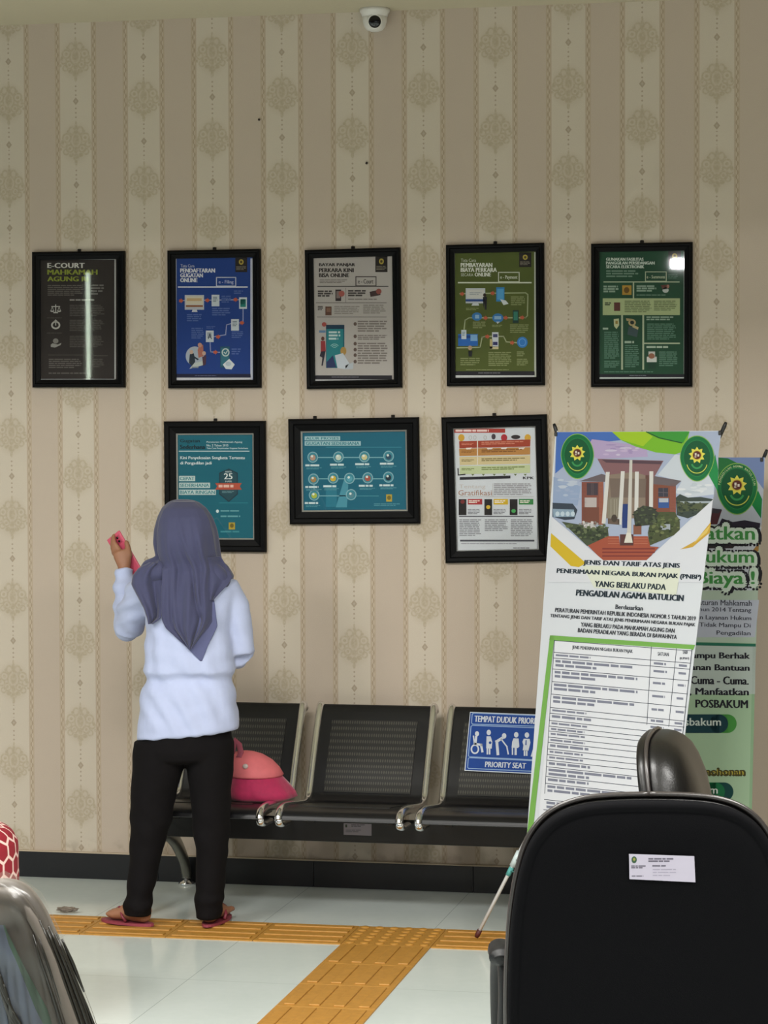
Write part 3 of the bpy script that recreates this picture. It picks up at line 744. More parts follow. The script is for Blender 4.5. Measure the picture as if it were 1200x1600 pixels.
def spline(pts, n=6):
    out = []
    for i in range(len(pts)-1):
        p0, p1, p2, p3 = pts[max(i-1, 0)], pts[i], pts[i+1], pts[min(i+2, len(pts)-1)]
        for k in range(n):
            t = k/n; out.append(tuple(.5*((2*b)+(c-a)*t+(2*a-5*b+4*c-d)*t*t+(3*b-a-3*c+d)*t*t*t) for a, b, c, d in zip(p0, p1, p2, p3)))
    out.append(pts[-1]); return out
PROF = spline([(-.085, .672), (-.100, .685), (-.118, .676), (-.165, .600), (-.225, .500), (-.275, .410), (-.300, .378), (-.345, .362), (-.45, .372), (-.58, .388), (-.66, .394), (-.712, .389), (-.732, .378), (-.738, .364)], 5)
def sheet(mb, x0, x1, prof, t, m):
    rings = []
    N = len(prof)
    up, lo = [], []
    for i, (y, z) in enumerate(prof):
        a = Vector(prof[max(i-1, 0)]); b = Vector(prof[min(i+1, N-1)]); d = (b-a).normalized()
        nrm = Vector((-d.y, d.x))
        up.append((y+nrm.x*t/2, z+nrm.y*t/2)); lo.append((y-nrm.x*t/2, z-nrm.y*t/2))
    loop = up+lo[::-1]
    mb.rings([[(x, y, z) for y, z in loop] for x in (x0, x1)], m, True, False)
SEATX = [1.4345-.487, 1.4345, 1.4345+.487]
for i, sx in enumerate(SEATX):
    mb = MB(); sheet(mb, sx-.198, sx+.198, PROF, .012, seat_m)
    st = mb.build('seat', bench)
    # pressed perforated fields of back and seat
    pb = MB(); q = [(y-.0035, z+.0035) for y, z in PROF]
    back = [p for p in q if .395 < p[1] < .655 and p[0] > -.30]
    sheet(pb, sx-.158, sx+.158, back, .010, perf_m); pb.build('perforated_panel', st)
    pb = MB(); base = [(y, z+.003) for y, z in PROF if -.66 < y < -.37 and z > .36]
    sheet(pb, sx-.158, sx+.158, base, .010, perf_m); pb.build('perforated_panel', st)
    for s in (-1, 1):
        fm = MB(); pp = [(sx+s*.2105, y-.002, z) for y, z in PROF]
        fm.tube(pp, [(.0140, .0175)]*len(pp), chr_m, 14, up=(1, 0, 0)); fr_o = fm.build('side_frame', st)
        jm = MB(); jm.tube([(sx+s*.2105, -.738, .366), (sx+s*.2105, -.728, .350), (sx+s*.2105, -.69, .342), (sx+s*.2105, -.60, .338)], [(.0140, .011)]*4, chr_m, 12, up=(1, 0, 0))
        jm.build('frame_end', st)
mb = MB(); mb.box((1.410, -.47, .292), (1.51, .055, .078), beam_m, bevel=.006)
beam = mb.build('beam', bench)
for sx in SEATX:
    for s in (-1, 1):
        MB().box((sx+s*.14, -.46, .346), (.03, .22, .034), beam_m, bevel=.003).build('seat_bracket', beam)
leg_m = mat('brushed_steel_leg', '#8f8d86', .3, metal=.9)
for lx in (.692, 2.12):
    lm = MB(); Yc = -.415
    for s, e in ((1, .365), (-1, .30)):
        pts = spline([(lx, Yc+s*.0, .262), (lx, Yc+s*e*.30, .238), (lx, Yc+s*e*.62, .185), (lx, Yc+s*e*.90, .100), (lx, Yc+s*e, .045), (lx, Yc+s*e, .022)], 5)
        lm.tube(pts, [(.023-.007*i/len(pts), .034-.012*i/len(pts)) for i in range(len(pts))], leg_m, 14, up=(1, 0, 0))
    lm.box((lx, -.455, .272), (.06, .10, .075), leg_m, bevel=.01)
    lg = lm.build('leg', bench)
    for s, e in ((1, .365), (-1, .30)):
        MB().lathe([(.010, .030), (.011, .018), (.024, .013), (.030, .006), (.030, .0005), (.001, .0005)], chr_m, (lx, Yc+s*e, 0), 20).build('foot', lg)
# asset sticker on the beam
tag_m = mat('sticker_paper', '#a9a6b4', .5)
bp0 = Vector((1.4345, -.4985, .29))
a = Art(bp0, (0, -1, 0), 420, 1080, 440/1200, gain=.75)
a.poly([(319, 562), (438, 566), (438, 616), (319, 612)], '#b3b0bd', 1); a.lines(352, 568, 412, 580, 2, '#6a6874', 2); a.rect(326, 568, 334, 580, '#4a5a4a', 2)
a.lines(328, 590, 396, 604, 2, '#8e8c98', 2)
tag(a.build('asset_sticker', beam), 'pale asset sticker')
# priority seat sign on the right hand backrest
y0, z0 = -.165, .600; y1, z1 = -.225, .500
nb = Vector((0, -(z0-z1), -(y1-y0)*-1)).normalized()
nb = Vector((0, -(z0-z1), (y0-y1))).normalized()
a = Art(Vector((0, -.165, .600))+nb*.016, nb, 700, 1090, 160/1200, gain=.8)
Wt = '#dfe6f2'; Bl = '#1b4aa0'
a.poly([(258, 168), (1240, 206), (1180, 905), (192, 858)], Wt, 1); a.poly([(264, 178), (1228, 216), (1170, 893), (204, 848)], Bl, 2)
L = -.085; S = .038
def rrect(pts, wd): a.line(pts+[pts[0]], wd, '#9dbbe6', 3)
rrect([(296, 182), (1215, 218), (1210, 330), (1196, 342), (290, 312), (276, 298), (284, 200)], 10)
rrect([(285, 326), (1195, 362), (1178, 738), (250, 695), (240, 680), (270, 340)], 10)
rrect([(250, 705), (1172, 748), (1160, 872), (240, 830), (230, 815), (238, 718)], 10)
a.text('TEMPAT DUDUK PRIORITAS', 316, 212, 1140, 285, Wt, 4, bold=.02, sk=S, lean=L)
a.text('PRIORITY SEAT', 440, 750, 915, 815, Wt, 4, bold=.02, sk=S, lean=L)
def fig_legs(x, y0, y1): a.rect(x-22, y0, x-4, y1, Wt, 4); a.rect(x+4, y0, x+22, y1, Wt, 4)
a.ell(340, 425, 24, 30, Wt, 4); a.line([(330, 465), (322, 545), (388, 555), (402, 630)], 26, Wt, 4); a.line([(300, 455), (310, 545)], 16, Wt, 4); a.ring(316, 605, 50, 58, 18, Wt, 4)
a.ell(478, 410, 25, 32, Wt, 4); a.poly([(452, 455), (500, 455), (520, 520), (512, 600), (448, 595)], Wt, 4); fig_legs(475, 595, 668); a.ell(494, 530, 16, 16, Bl, 5)
a.ell(658, 450, 26, 32, Wt, 4); a.line([(632, 478), (572, 515), (585, 660)], 32, Wt, 4); a.line([(625, 490), (690, 575), (706, 660)], 16, Wt, 4)
a.ell(800, 437, 26, 32, Wt, 4); a.poly([(768, 478), (828, 480), (836, 575), (820, 592), (746, 588), (752, 520)], Wt, 4); a.rect(748, 585, 764, 672, Wt, 4); a.rect(780, 585, 806, 674, Wt, 4)
a.ell(925, 440, 26, 32, Wt, 4); a.poly([(888, 482), (956, 485), (966, 530), (942, 625), (876, 618), (884, 560), (872, 520)], Wt, 4); fig_legs(910, 615, 684); a.poly([(910, 500), (922, 500), (920, 560), (906, 558)], Bl, 5)
a.ell(1044, 442, 22, 30, Wt, 4); a.line([(1030, 480), (1020, 560)], 34, Wt, 4); a.line([(1030, 490), (1080, 555)], 14, Wt, 4); a.line([(1020, 560), (980, 685)], 18, Wt, 4); a.line([(1022, 560), (1062, 680)], 18, Wt, 4); a.line([(1080, 540), (1090, 690)], 8, Wt, 4)
tag(a.build('priority_sign', bench), 'blue priority seat sign with white figures')

# ------------------------------------------------------------------ pink bag on the left seat
pk = thing('handbag', 'crumpled coral and magenta pink bag on the left bench seat behind the person', 'bag', atY(402, 1252, -.47))
pc = atY(402, 1252, -.47); pc.z = .3955
WM[pk] = Matrix.Translation(pc); pk.matrix_world = WM[pk]
mag = mat('magenta_cloth', '#b01f52', .75, noise_amt=.25, noise_scale=60, sheen=.3); cor = mat('coral_cloth', '#dc7076', .7, noise_amt=.15, noise_scale=30)
sk = 440.0
def px(dx, dy): return Vector(((dx-402)/sk, 0, (1252-dy)/sk))
def ringz(z, x0, x1, d, n=40, fl=0, ph=0):
    cx = (x0+x1)/2; rx = (x1-x0)/2
    return [pc+Vector((cx+rx*math.cos(2*PI*k/n)*(1+fl*math.sin(11*2*PI*k/n+ph)), d*math.sin(2*PI*k/n)*(1+fl*math.sin(9*2*PI*k/n+ph)), z)) for k in range(n)]
mb = MB()
mb.rings([ringz(.000, -.105, .120, .10, fl=.02), ringz(.012, -.115, .142, .115, fl=.045, ph=1), ringz(.03, -.115, .135, .112, fl=.04, ph=1.5), ringz(.055, -.108, .112, .10, fl=.025, ph=2), ringz(.085, -.10, .085, .085, fl=.01), ringz(.095, -.095, .075, .078)], mag, True)
mb.build('bag_body', pk)
mb = MB()
mb.rings([ringz(.080, -.104, .090, .092), ringz(.086, -.108, .094, .095), ringz(.110, -.108, .080, .085), ringz(.135, -.104, .055, .072), ringz(.155, -.094, .020, .052), ringz(.164, -.075, -.01, .03), ringz(.167, -.05, -.035, .01)], cor, True)
mb.build('bag_flap', pk)
mb = MB(); mb.ell(pc+Vector((-.02, -.083, .123)), (.010, .007, .009), mat('pale_clasp', '#c9b8b4', .3)); mb.build('clasp', pk)
mb = MB(); mb.tube([pc+Vector(p) for p in ((-.085, -.03, .150), (-.082, -.02, .185), (-.075, -.015, .205), (-.060, -.02, .190), (-.048, -.04, .165), (-.052, -.055, .150))], [(.004, .011)]*6, mat('dusty_rose_strap', '#9c4a5c', .7), 10); mb.build('strap', pk)
# ------------------------------------------------------------------ the person (local axes: x to the right, y away from the viewer, z up)
pg = atZ(285, 1450)
PS = F_PX/((pg-CAM).dot(CF))
per = thing('person', 'person in blue-grey headscarf, white top and black trousers holding up a phone', 'person', (pg.x, pg.y, .0172), Matrix.Rotation(-YAW, 3, 'Z').inverted() if False else Matrix.Rotation(.2094, 3, 'Z'))
PM = WM[per]
def L(px_, py_, y=0.0): return Vector(((px_-285)/PS, y, (1446.5-py_)/PS))
skin = mat('skin', '#97694f', .55, noise_amt=.08, noise_scale=30)
shirt_m = mat('white_jersey', '#b3bcdc', .8, noise_amt=.03, noise_scale=80, bump=.05, bump_scale=300, sheen=.15)
pant_m = mat('black_trousers', '#0b080a', .9, noise_amt=.3, noise_scale=60, spec=.2)
scarf_m = mat('blue_grey_scarf', '#3d3f5f', .8, noise_amt=.06, noise_scale=90, bump=.06, bump_scale=500, sheen=.2)

def esec(c, rx, ry, n=24, tilt=0.0, sq=2.0):
    out = []
    for k in range(n):
        a = 2*PI*k/n; ca, sa = math.cos(a), math.sin(a)
        x = math.copysign(abs(ca)**(2/sq), ca)*rx; y = math.copysign(abs(sa)**(2/sq), sa)*ry
        out.append(Vector((c[0]+x, c[1]+y, c[2]+tilt*x)))
    return out
# --- body: head, neck, trunk, arms, legs, hands and feet as one skin
b = MB(PM)
b.ell(L(293, 838, .005), (.074, .090, .108), skin)
b.ell(L(293, 858, .045), (.055, .058, .070), skin)                       # jaw and chin
b.rings([esec(L(293, 838, .072), .045, .020), esec(L(293, 838, .094), .028, .012)], skin)   # brow ridge base
b.tube([L(293, 832, .090), L(293, 850, .112), L(293, 853, .100)], [.008, .013, .010], skin, 10)    # nose
b.tube([L(281, 868, .094), L(293, 869, .100), L(305, 868, .094)], [.006, .008, .006], skin, 8)     # lips
for s in (-1, 1):
    b.ell(L(293+s*34, 842, .010), (.010, .020, .030), skin)              # ears
    b.ell(L(293+s*14, 834, .088), (.014, .010, .008), skin)              # eyelids
b.tube([L(293, 870, -.005), L(293, 905, -.01)], [.050, .054], skin)
b.rings([esec(L(292, 1168), .10, .075), esec(L(294, 1120), .130, .095), esec(L(296, 1055), .118, .088), esec(L(298, 980), .130, .098), esec(L(296, 930), .120, .075), esec(L(295, 902), .085, .06)], skin)
SL, EL, WL = L(240, 926, .0), L(198, 985, .155), L(188, 897, .215)
SR, ER, WR = L(352, 928, .0), L(372, 1020, .035), L(338, 1034, .205)
b.tube([SL, (SL+EL)/2, EL, (EL+WL)/2, WL], [.040, .034, .029, .027, .022], skin)
b.tube([SR, (SR+ER)/2, ER, (ER+WR)/2, WR], [.036, .033, .028, .026, .022], skin)
LEG = {}
for s, pts in ((-1, [(252, 1170), (237, 1290), (224, 1370), (217, 1432)]), (1, [(328, 1170), (331, 1290), (329, 1370), (327, 1436)])):
    P4 = [L(x, y, .0) for x, y in pts]; LEG[s] = P4
    b.tube(P4, [.066, .046, .038, .030], skin)
def foot(ank, heel, toe, z=0.0):
    h = Vector((heel[0], heel[1], .026)); t = Vector((toe[0], toe[1], .020))
    d = (t-h); n = Vector((-d.y, d.x, 0)).normalized()
    m1, m2 = h.lerp(t, .45), h.lerp(t, .75)
    b.tube([h-d*.06, h, h.lerp(t, .25)+Vector((0, 0, .012)), m1+Vector((0, 0, .010)), m2, h.lerp(t, .86)], [(.014, .016), (.028, .026), (.030, .036), (.033, .030), (.038, .019), (.034, .014)], skin, 16, up=n)
    b.tube([ank, h.lerp(t, .14)+Vector((0, 0, .022))], [.034, .030], skin)
    for i, (o, r, ln) in enumerate(((-.027, .0105, 1.00), (-.010, .0080, 1.0), (.004, .0076, .97), (.017, .0072, .93), (.029, .0068, .87))):
        base = h.lerp(t, .80)+n*o; tip = h.lerp(t, ln)+n*o*1.08
        b.tube([base, (base+tip)/2+Vector((0, 0, .003)), tip, tip+d.normalized()*.004], [r, r, r*.9, r*.4], skin, 10)
    return h, t, n
fl = foot(L(226, 1420), (L(229, 0).x, .0), (L(163, 0).x, .085))
fr = foot(L(328, 1425), (L(326, 0).x, -.012), (L(347, 0).x, .155))
# left hand holding the phone: palm, four fingers round the far edge, thumb on the near edge
hx = lambda x, y, d: L(x, y, d)
b.tube([WL, L(187, 888, .218), L(185, 878, .222), L(182, 869, .226)], [(.021, .019), (.027, .019), (.032, .017), (.030, .015)], skin, 16, up=(1, 0, 0))
for i, (kx, ky, mx, my, tx, ty, r) in enumerate(((176, 868, 170, 853, 168.5, 845, .0082), (174.5, 872, 168, 858, 166.5, 850, .0080), (174, 877, 167, 864, 166, 856, .0076), (174.5, 882, 168, 871, 167, 864, .0068))):
    k = L(kx+6, ky+4, .226); m_ = L(mx+1, my+3, .240+.002*i); t_ = L(tx+1, ty, .262); e_ = L(tx+4.5, ty, .268)
    b.tube([k, k.lerp(m_, .55), m_, m_.lerp(t_, .6)+Vector((-.002, 0, 0)), t_, e_], [r*1.15, r*1.1, r, r*.95, r*.9, r*.6], skin, 10)
b.tube([L(191, 884, .220), L(195, 876, .222), L(194, 866, .228), L(191, 857, .236), L(189.5, 853, .240)], [.015, .0135, .0105, .0095, .006], skin, 12)
# right hand resting in front of the waist
hr = WR
b.tube([hr, hr+Vector((-.03, .005, .003)), hr+Vector((-.065, .0, .0))], [(.020, .024), (.014, .034), (.012, .036)], skin, 16, up=(0, 1, 0))
for i in range(4):
    k = hr+Vector((-.06, 0, .024-.016*i)); ln = (.062, .068, .064, .052)[i]
    b.tube([k, k+Vector((-ln*.5, -.002, -.004)), k+Vector((-ln*.85, -.012, -.010)), k+Vector((-ln, -.020, -.014))], [.0085, .0082, .0074, .005], skin, 10)
b.tube([hr+Vector((-.015, -.005, .022)), hr+Vector((-.035, -.012, .040)), hr+Vector((-.062, -.016, .048))], [.012, .010, .007], skin, 10)
body = b.build('body', per)
bake(body, remesh(.0046, 4, .5))

def wrinkle(o, fn):
    for v in o.data.vertices:
        v.co += fn(v.co, v.normal)
def fbm(p, s): return noise.noise(Vector(p)*s)
# --- long-sleeved top
b = MB(PM)
hem = (1151-1162)/1.0
def S(px0, px1, py, ry, tilt=0.0, sq=2.3, cy=.0):
    c = L((px0+px1)/2, py, cy); return esec(c, (px1-px0)/2/PS, ry, 32, tilt, sq)
b.rings([S(217, 374, 1150, .118, .10), S(217, 374, 1146, .124, .10), S(219, 373, 1110, .122, .05), S(223, 371, 1078, .118, .01), S(232, 365, 1064, .106), S(231, 366, 1059, .106), S(226, 370, 1050, .126), S(228, 368, 1034, .124), S(231, 364, 990, .116), S(230, 368, 955, .112), S(222, 376, 928, .100, 0, 2.2), S(228, 372, 910, .085, 0, 2.0), S(258, 335, 893, .06, 0, 2.0)], shirt_m)
b.tube([L(240, 922, 0), L(222, 938, .05), L(207, 962, .105), EL+Vector((-.004, .0, -.018))], [.058, .062, .058, .050], shirt_m, 18)
b.ell(EL+Vector((-.004, .004, -.012)), (.046, .050, .048), shirt_m)
b.tube([EL+Vector((-.004, .0, -.010)), L(192, 960, .178), L(190, 930, .200), L(188, 908, .213), L(187.5, 899, .218)], [.048, .046, .040, .034, .033], shirt_m, 18)
b.tube([L(352, 920, 0), L(368, 952, .012), L(375, 990, .022), L(375, 1024, .034)], [.054, .053, .050, .052], shirt_m, 18)
b.tube([L(375, 1022, .030), L(366, 1030, .10), L(346, 1034, .175), L(340, 1034, .20)], [.052, .049, .040, .034], shirt_m, 18)
top = b.build('long_sleeved_top', per)
bake(top, remesh(.0060, 5, .5))
def shirt_fold(p, n):
    z, x = p.z, p.x
    amt = 0
    amt += .0040*fbm((x*1.3, p.y, z*2.8), 9)+.0022*math.sin(x*85+z*34+3*fbm(p, 7))*min(1, max(0, (1.12-z)/.12))
    amt += .0026*math.sin(z*70+x*26+2.2*fbm(p, 6))*max(0, 1-abs(z-.86)/.10)
    amt += .0055*math.sin(z*95-x*30+2*fbm(p, 8))*max(0, 1-((x+.205)**2+(z-1.12)**2)/.014)
    amt += .0042*math.sin((x*1.5+z*.8)*62+2*fbm(p, 5))*max(0, 1-abs(z-.72)/.09)
    return n*amt
wrinkle(top, shirt_fold)
# --- trousers
b = MB(PM)
b.rings([esec(L(293, 1120), .135, .10, 28), esec(L(293, 1150), .155, .112, 28), esec(L(291, 1174), .165, .118, 28), esec(L(290, 1188), .15, .11, 28), esec(L(290, 1194), .08, .07, 28)], pant_m)
for s, rows in ((-1, [(1160, 211, 300, .10), (1185, 209, 295, .100), (1200, 208, 289, .098), (1240, 205, 278, .086), (1290, 204, 268, .078), (1330, 203, 256, .068), (1370, 201, 246, .062), (1400, 197, 240, .062), (1420, 192, 238, .064), (1434, 193, 237, .060)]),
                (1, [(1160, 281, 368, .10), (1185, 287, 367, .100), (1200, 292, 366, .098), (1240, 297, 363, .086), (1290, 301, 361, .078), (1330, 306, 357, .068), (1370, 307, 353, .062), (1400, 305, 351, .062), (1424, 303, 349, .064), (1438, 306, 345, .060)])):
    b.rings([esec(L((x0+x1)/2, y, .004), (x1-x0)/2/PS, ry, 24) for y, x0, x1, ry in rows], pant_m)
tr = b.build('trousers', per)
bake(tr, remesh(.0062, 7, .5))
def pant_fold(p, n):
    z = p.z
    return n*(.004*fbm((p.x, p.y, z*1.5), 11)+.0042*math.sin(z*105+fbm(p, 9)*3)*max(0, 1-z/.17)+.003*math.sin(z*60+p.x*40+fbm(p, 5)*3)*max(0, 1-abs(z-.33)/.12))
wrinkle(tr, pant_fold)
# --- headscarf: cap and shoulders as one draped volume, the hanging back corner as cloth over it
b = MB(PM)
rows = [(784, 277, 305, .02), (788, 267, 316, .045), (797, 257, 327, .075), (812, 250, 336, .100), (832, 245, 342, .115), (852, 244, 345, .116), (868, 247, 347, .106), (882, 252, 350, .092), (896, 248, 356, .088), (910, 240, 364, .092), (922, 236, 362, .09)]
b.rings([esec(L((x0+x1)/2, y, .0), (x1-x0)/2/PS, ry, 32) for y, x0, x1, ry in rows], scarf_m)
b.tube([L(262, 893, -.01), L(240, 900, -.012), L(222, 912, -.012)], [(.05, .085), (.052, .078), (.030, .055)], scarf_m, 20, up=(0, 0, 1))
b.tube([L(325, 893, -.01), L(348, 905, -.012), L(362, 914, -.012)], [(.05, .085), (.045, .078), (.026, .055)], scarf_m, 20, up=(0, 0, 1))
for o_ in (.07,):
    b.rings([esec(L(293, 905, o_), .06, .05, 20), esec(L(293, 950, o_+.01), .085, .045, 20), esec(L(293, 985, o_+.01), .05, .038, 20)], scarf_m)
cap = b.build('scarf_volume', per)
bake(cap, remesh(.006, 10, .5))
def scarf_fold(p, n):
    x, z = p.x-.018, p.z
    th = math.atan2(p.y, x)
    am = .0035*math.sin(th*11+z*16+2.5*fbm(p, 5))*min(1, max(0, (1.44-z)/.14))
    return n*(am+.003*fbm(p, 8))
wrinkle(cap, scarf_fold)
def cloth(rows, nx, fold, thick, ydep):
    """rows: (py, left px, right px); ydep(row t, u) -> y of the sheet"""
    vs_, fs = [], []
    R_ = []
    for i in range(len(rows)-1):
        for k in range(4):
            t = k/4; a_, b_ = rows[i], rows[i+1]; R_.append(tuple(a_[j]+(b_[j]-a_[j])*t for j in range(3)))
    R_.append(rows[-1])
    for py, x0, x1 in R_:
        for k in range(nx+1):
            u = k/nx; x = x0+(x1-x0)*u
            vs_.append(PM @ L(x, py, ydep(py, x, u)))
    n = nx+1
    for i in range(len(R_)-1):
        for k in range(nx): fs.append([i*n+k, i*n+k+1, (i+1)*n+k+1, (i+1)*n+k])
    return vs_, fs
def head_back(py, x):
    """how far towards the viewer the covered head, neck and back stand at this height"""
    tab = [(784, .02), (797, .078), (812, .103), (832, .118), (852, .119), (868, .109), (882, .096), (896, .093), (915, .108), (950, .122), (1000, .126), (1040, .128)]
    for (y0, d0), (y1, d1) in zip(tab[:-1], tab[1:]):
        if y0 <= py <= y1:
            d = d0+(d1-d0)*(py-y0)/(y1-y0); break
    else: d = .128
    hw = 54 if py < 880 else 54+min(1, (py-880)/30)*34
    q = min(.97, abs(x-296)/hw)
    return -d*(math.sqrt(1-q*q)*.9+.1)
def back_y(py, x, u):
    f = min(1, max(0, (py-796)/60))
    edge = min(1, 6*u, 6*(1-u)) if py < 890 else 1.0        # over the head the cloth runs into the cap
    g = min(1, max(0, (py-870)/40))
    fold = .0075*math.sin(u*8.5+py*.016)+.0042*math.sin(u*19-py*.022)+.0025*math.sin(u*33+py*.03)
    # one long crease from the crown down to the right
    cx = .30+(py-800)*.0026
    c2 = .66+(py-800)*.0007; c3 = .12+(py-800)*.0004
    for c_, a_ in ((cx, 1.0), (c2, .8), (c3, .6)):
        fold += a_*(-.011*math.exp(-((u-c_)/.035)**2)+.010*math.exp(-((u-c_-.075)/.035)**2))
    return head_back(py, x)+.004*(1-edge)-(.0095+fold*(.75+.35*g)*f)*edge*min(1, .25+f)
MBs = MB()
vs_, fs = cloth([(787, 276, 308), (800, 262, 324), (815, 256, 333), (840, 252, 339), (865, 253, 342), (880, 258, 345), (890, 261, 346), (905, 261, 343), (925, 260, 340), (950, 260, 340), (968, 261, 339), (980, 267, 332), (996, 285, 318), (1012, 303, 305)], 36, 0, .003, back_y)
MBs.add(vs_, fs, scarf_m, True)
vs_, fs = cloth([(872, 322, 349), (884, 322, 356), (895, 326, 364), (904, 329, 368), (914, 331, 362), (926, 333, 350), (938, 335, 339)], 16, 0, .003, lambda py, x, u: head_back(py, x)*.94-.012-.006*math.sin(u*8+py*.02))
MBs.add(vs_, fs, scarf_m, True)
vs_, fs = cloth([(881, 240, 263), (889, 224, 263), (900, 215, 263), (914, 213, 263), (930, 222, 263), (950, 233, 262), (965, 238, 259), (974, 240, 246)], 16, 0, .003, lambda py, x, u: -.075-.03*min(1, (py-881)/60)-.014*math.sin(u*7+py*.02)-.006*math.sin(u*17))
MBs.add(vs_, fs, scarf_m, True)
vs_, fs = cloth([(940, 328, 341), (958, 322, 343), (978, 312, 345.5), (992, 296, 339), (1008, 297, 331), (1031, 319, 322)], 16, 0, .003, lambda py, x, u: head_back(py, x)+.003)
MBs.add(vs_, fs, mat('blue_grey_scarf_underlayer', '#565a80', .85, noise_amt=.06, noise_scale=90), True)
dr = MBs.build('scarf_drape', per)
bake(dr, subsurf(1), solidify(.0028))
# join cap and drape into one headscarf
jm = bmesh.new(); jm.from_mesh(cap.data); nm = len(cap.data.materials)
me2 = dr.data
off = bmesh.new(); off.from_mesh(me2)
tmp = bpy.data.meshes.new('t'); off.to_mesh(tmp); off.free()
k0 = len(jm.faces); jm.from_mesh(tmp); jm.faces.ensure_lookup_table()
hs = bpy.data.meshes.new('headscarf')
for i in range(k0, len(jm.faces)):
    jm.faces[i].material_index += nm
for f in jm.faces: f.smooth = True
jm.to_mesh(hs); jm.free(); bpy.data.meshes.remove(tmp)
for m_ in list(cap.data.materials)+list(me2.materials): hs.materials.append(m_)
ho = bpy.data.objects.new('headscarf', hs); COL.objects.link(ho); ho.parent = per; WM[ho] = PM
bpy.data.objects.remove(cap); bpy.data.objects.remove(dr)
# --- flip-flops
ff_m = mat('maroon_rubber', '#8c3a48', .6); st_m = mat('maroon_strap', '#7c2c3c', .5)
for h, t, n in (fl, fr):
    b = MB(PM); d = (t-h).normalized(); Lh = (t-h).length
    ol = []
    for k in range(28):
        a_ = 2*PI*k/28; u = .5+.5*math.cos(a_)*1.0; wd = .034+.012*max(0, u-.35)
        ol.append(h+d*(-.028+(Lh+.048)*u)+n*(wd*math.sin(a_)*1.05))
    rr = [[Vector((p.x, p.y, z)) for p in ol] for z in (-.0085, .0005)]
    b.rings(rr, ff_m, True, False)
    sl = b.build('flip_flop', per)
    b = MB(PM)
    toe = h+d*(Lh*.80)+n*-.014; toe.z = .006
    for s in (-1, 1):
        side = h+d*(Lh*.36)+n*(.036*s); side.z = .006
        mid = h+d*(Lh*.60)+n*(.016*s); mid.z = .048
        b.tube([toe, toe+Vector((0, 0, .03)), mid, side.lerp(mid, .35)+n*(.008*s), side], [.004, .0045, (.0045, .006), (.0045, .006), .005], st_m, 10)
    b.build('toe_strap', sl)
# --- phone in the left hand
pa, pb = L(168, 845, .268), L(207, 910, .232)
ax = (pa-pb).normalized(); cen = (pa+pb)/2
side = Vector((.86, -.51, .0)); side = (side-ax*side.dot(ax)).normalized(); nn = ax.cross(side)
Rp = Matrix((side, nn, ax)).transposed()
Mw = PM @ Matrix.Translation(cen) @ Rp.to_4x4()
ph = thing('mobile_phone', 'pink-cased mobile phone held up in the raised left hand of the person', 'phone', Mw.translation, Mw.to_3x3())
PHM = WM[ph]
hl = (pa-pb).length/2
MB(PHM).box((0, 0, 0), (.066, .0085, hl*2), mat('pink_phone_case', '#c9546c', .4), bevel=.0038, seg=3).build('phone_case', ph)
MB(PHM).box((0, .0046 if nn.y < 0 else .0046, 0), (.058, .0012, hl*2-.010), mat('phone_screen', '#101216', .1), bevel=.0005, seg=1).build('screen', ph)
cm = MB(PHM); cm.box((.014, -.0046, hl-.026), (.022, .002, .030), mat('rose_camera_bump', '#b23f58', .35), bevel=.0008, seg=1)
for z in (-.007, .007): cm.lathe([(.0045, .0), (.0045, .0016), (.001, .0018)], mat('black_lens', '#08080c', .12), Vector((.014, -.0054, hl-.026+z)), 14, Matrix.Rotation(PI/2, 3, 'X'))
cm.build('camera_bump', ph)
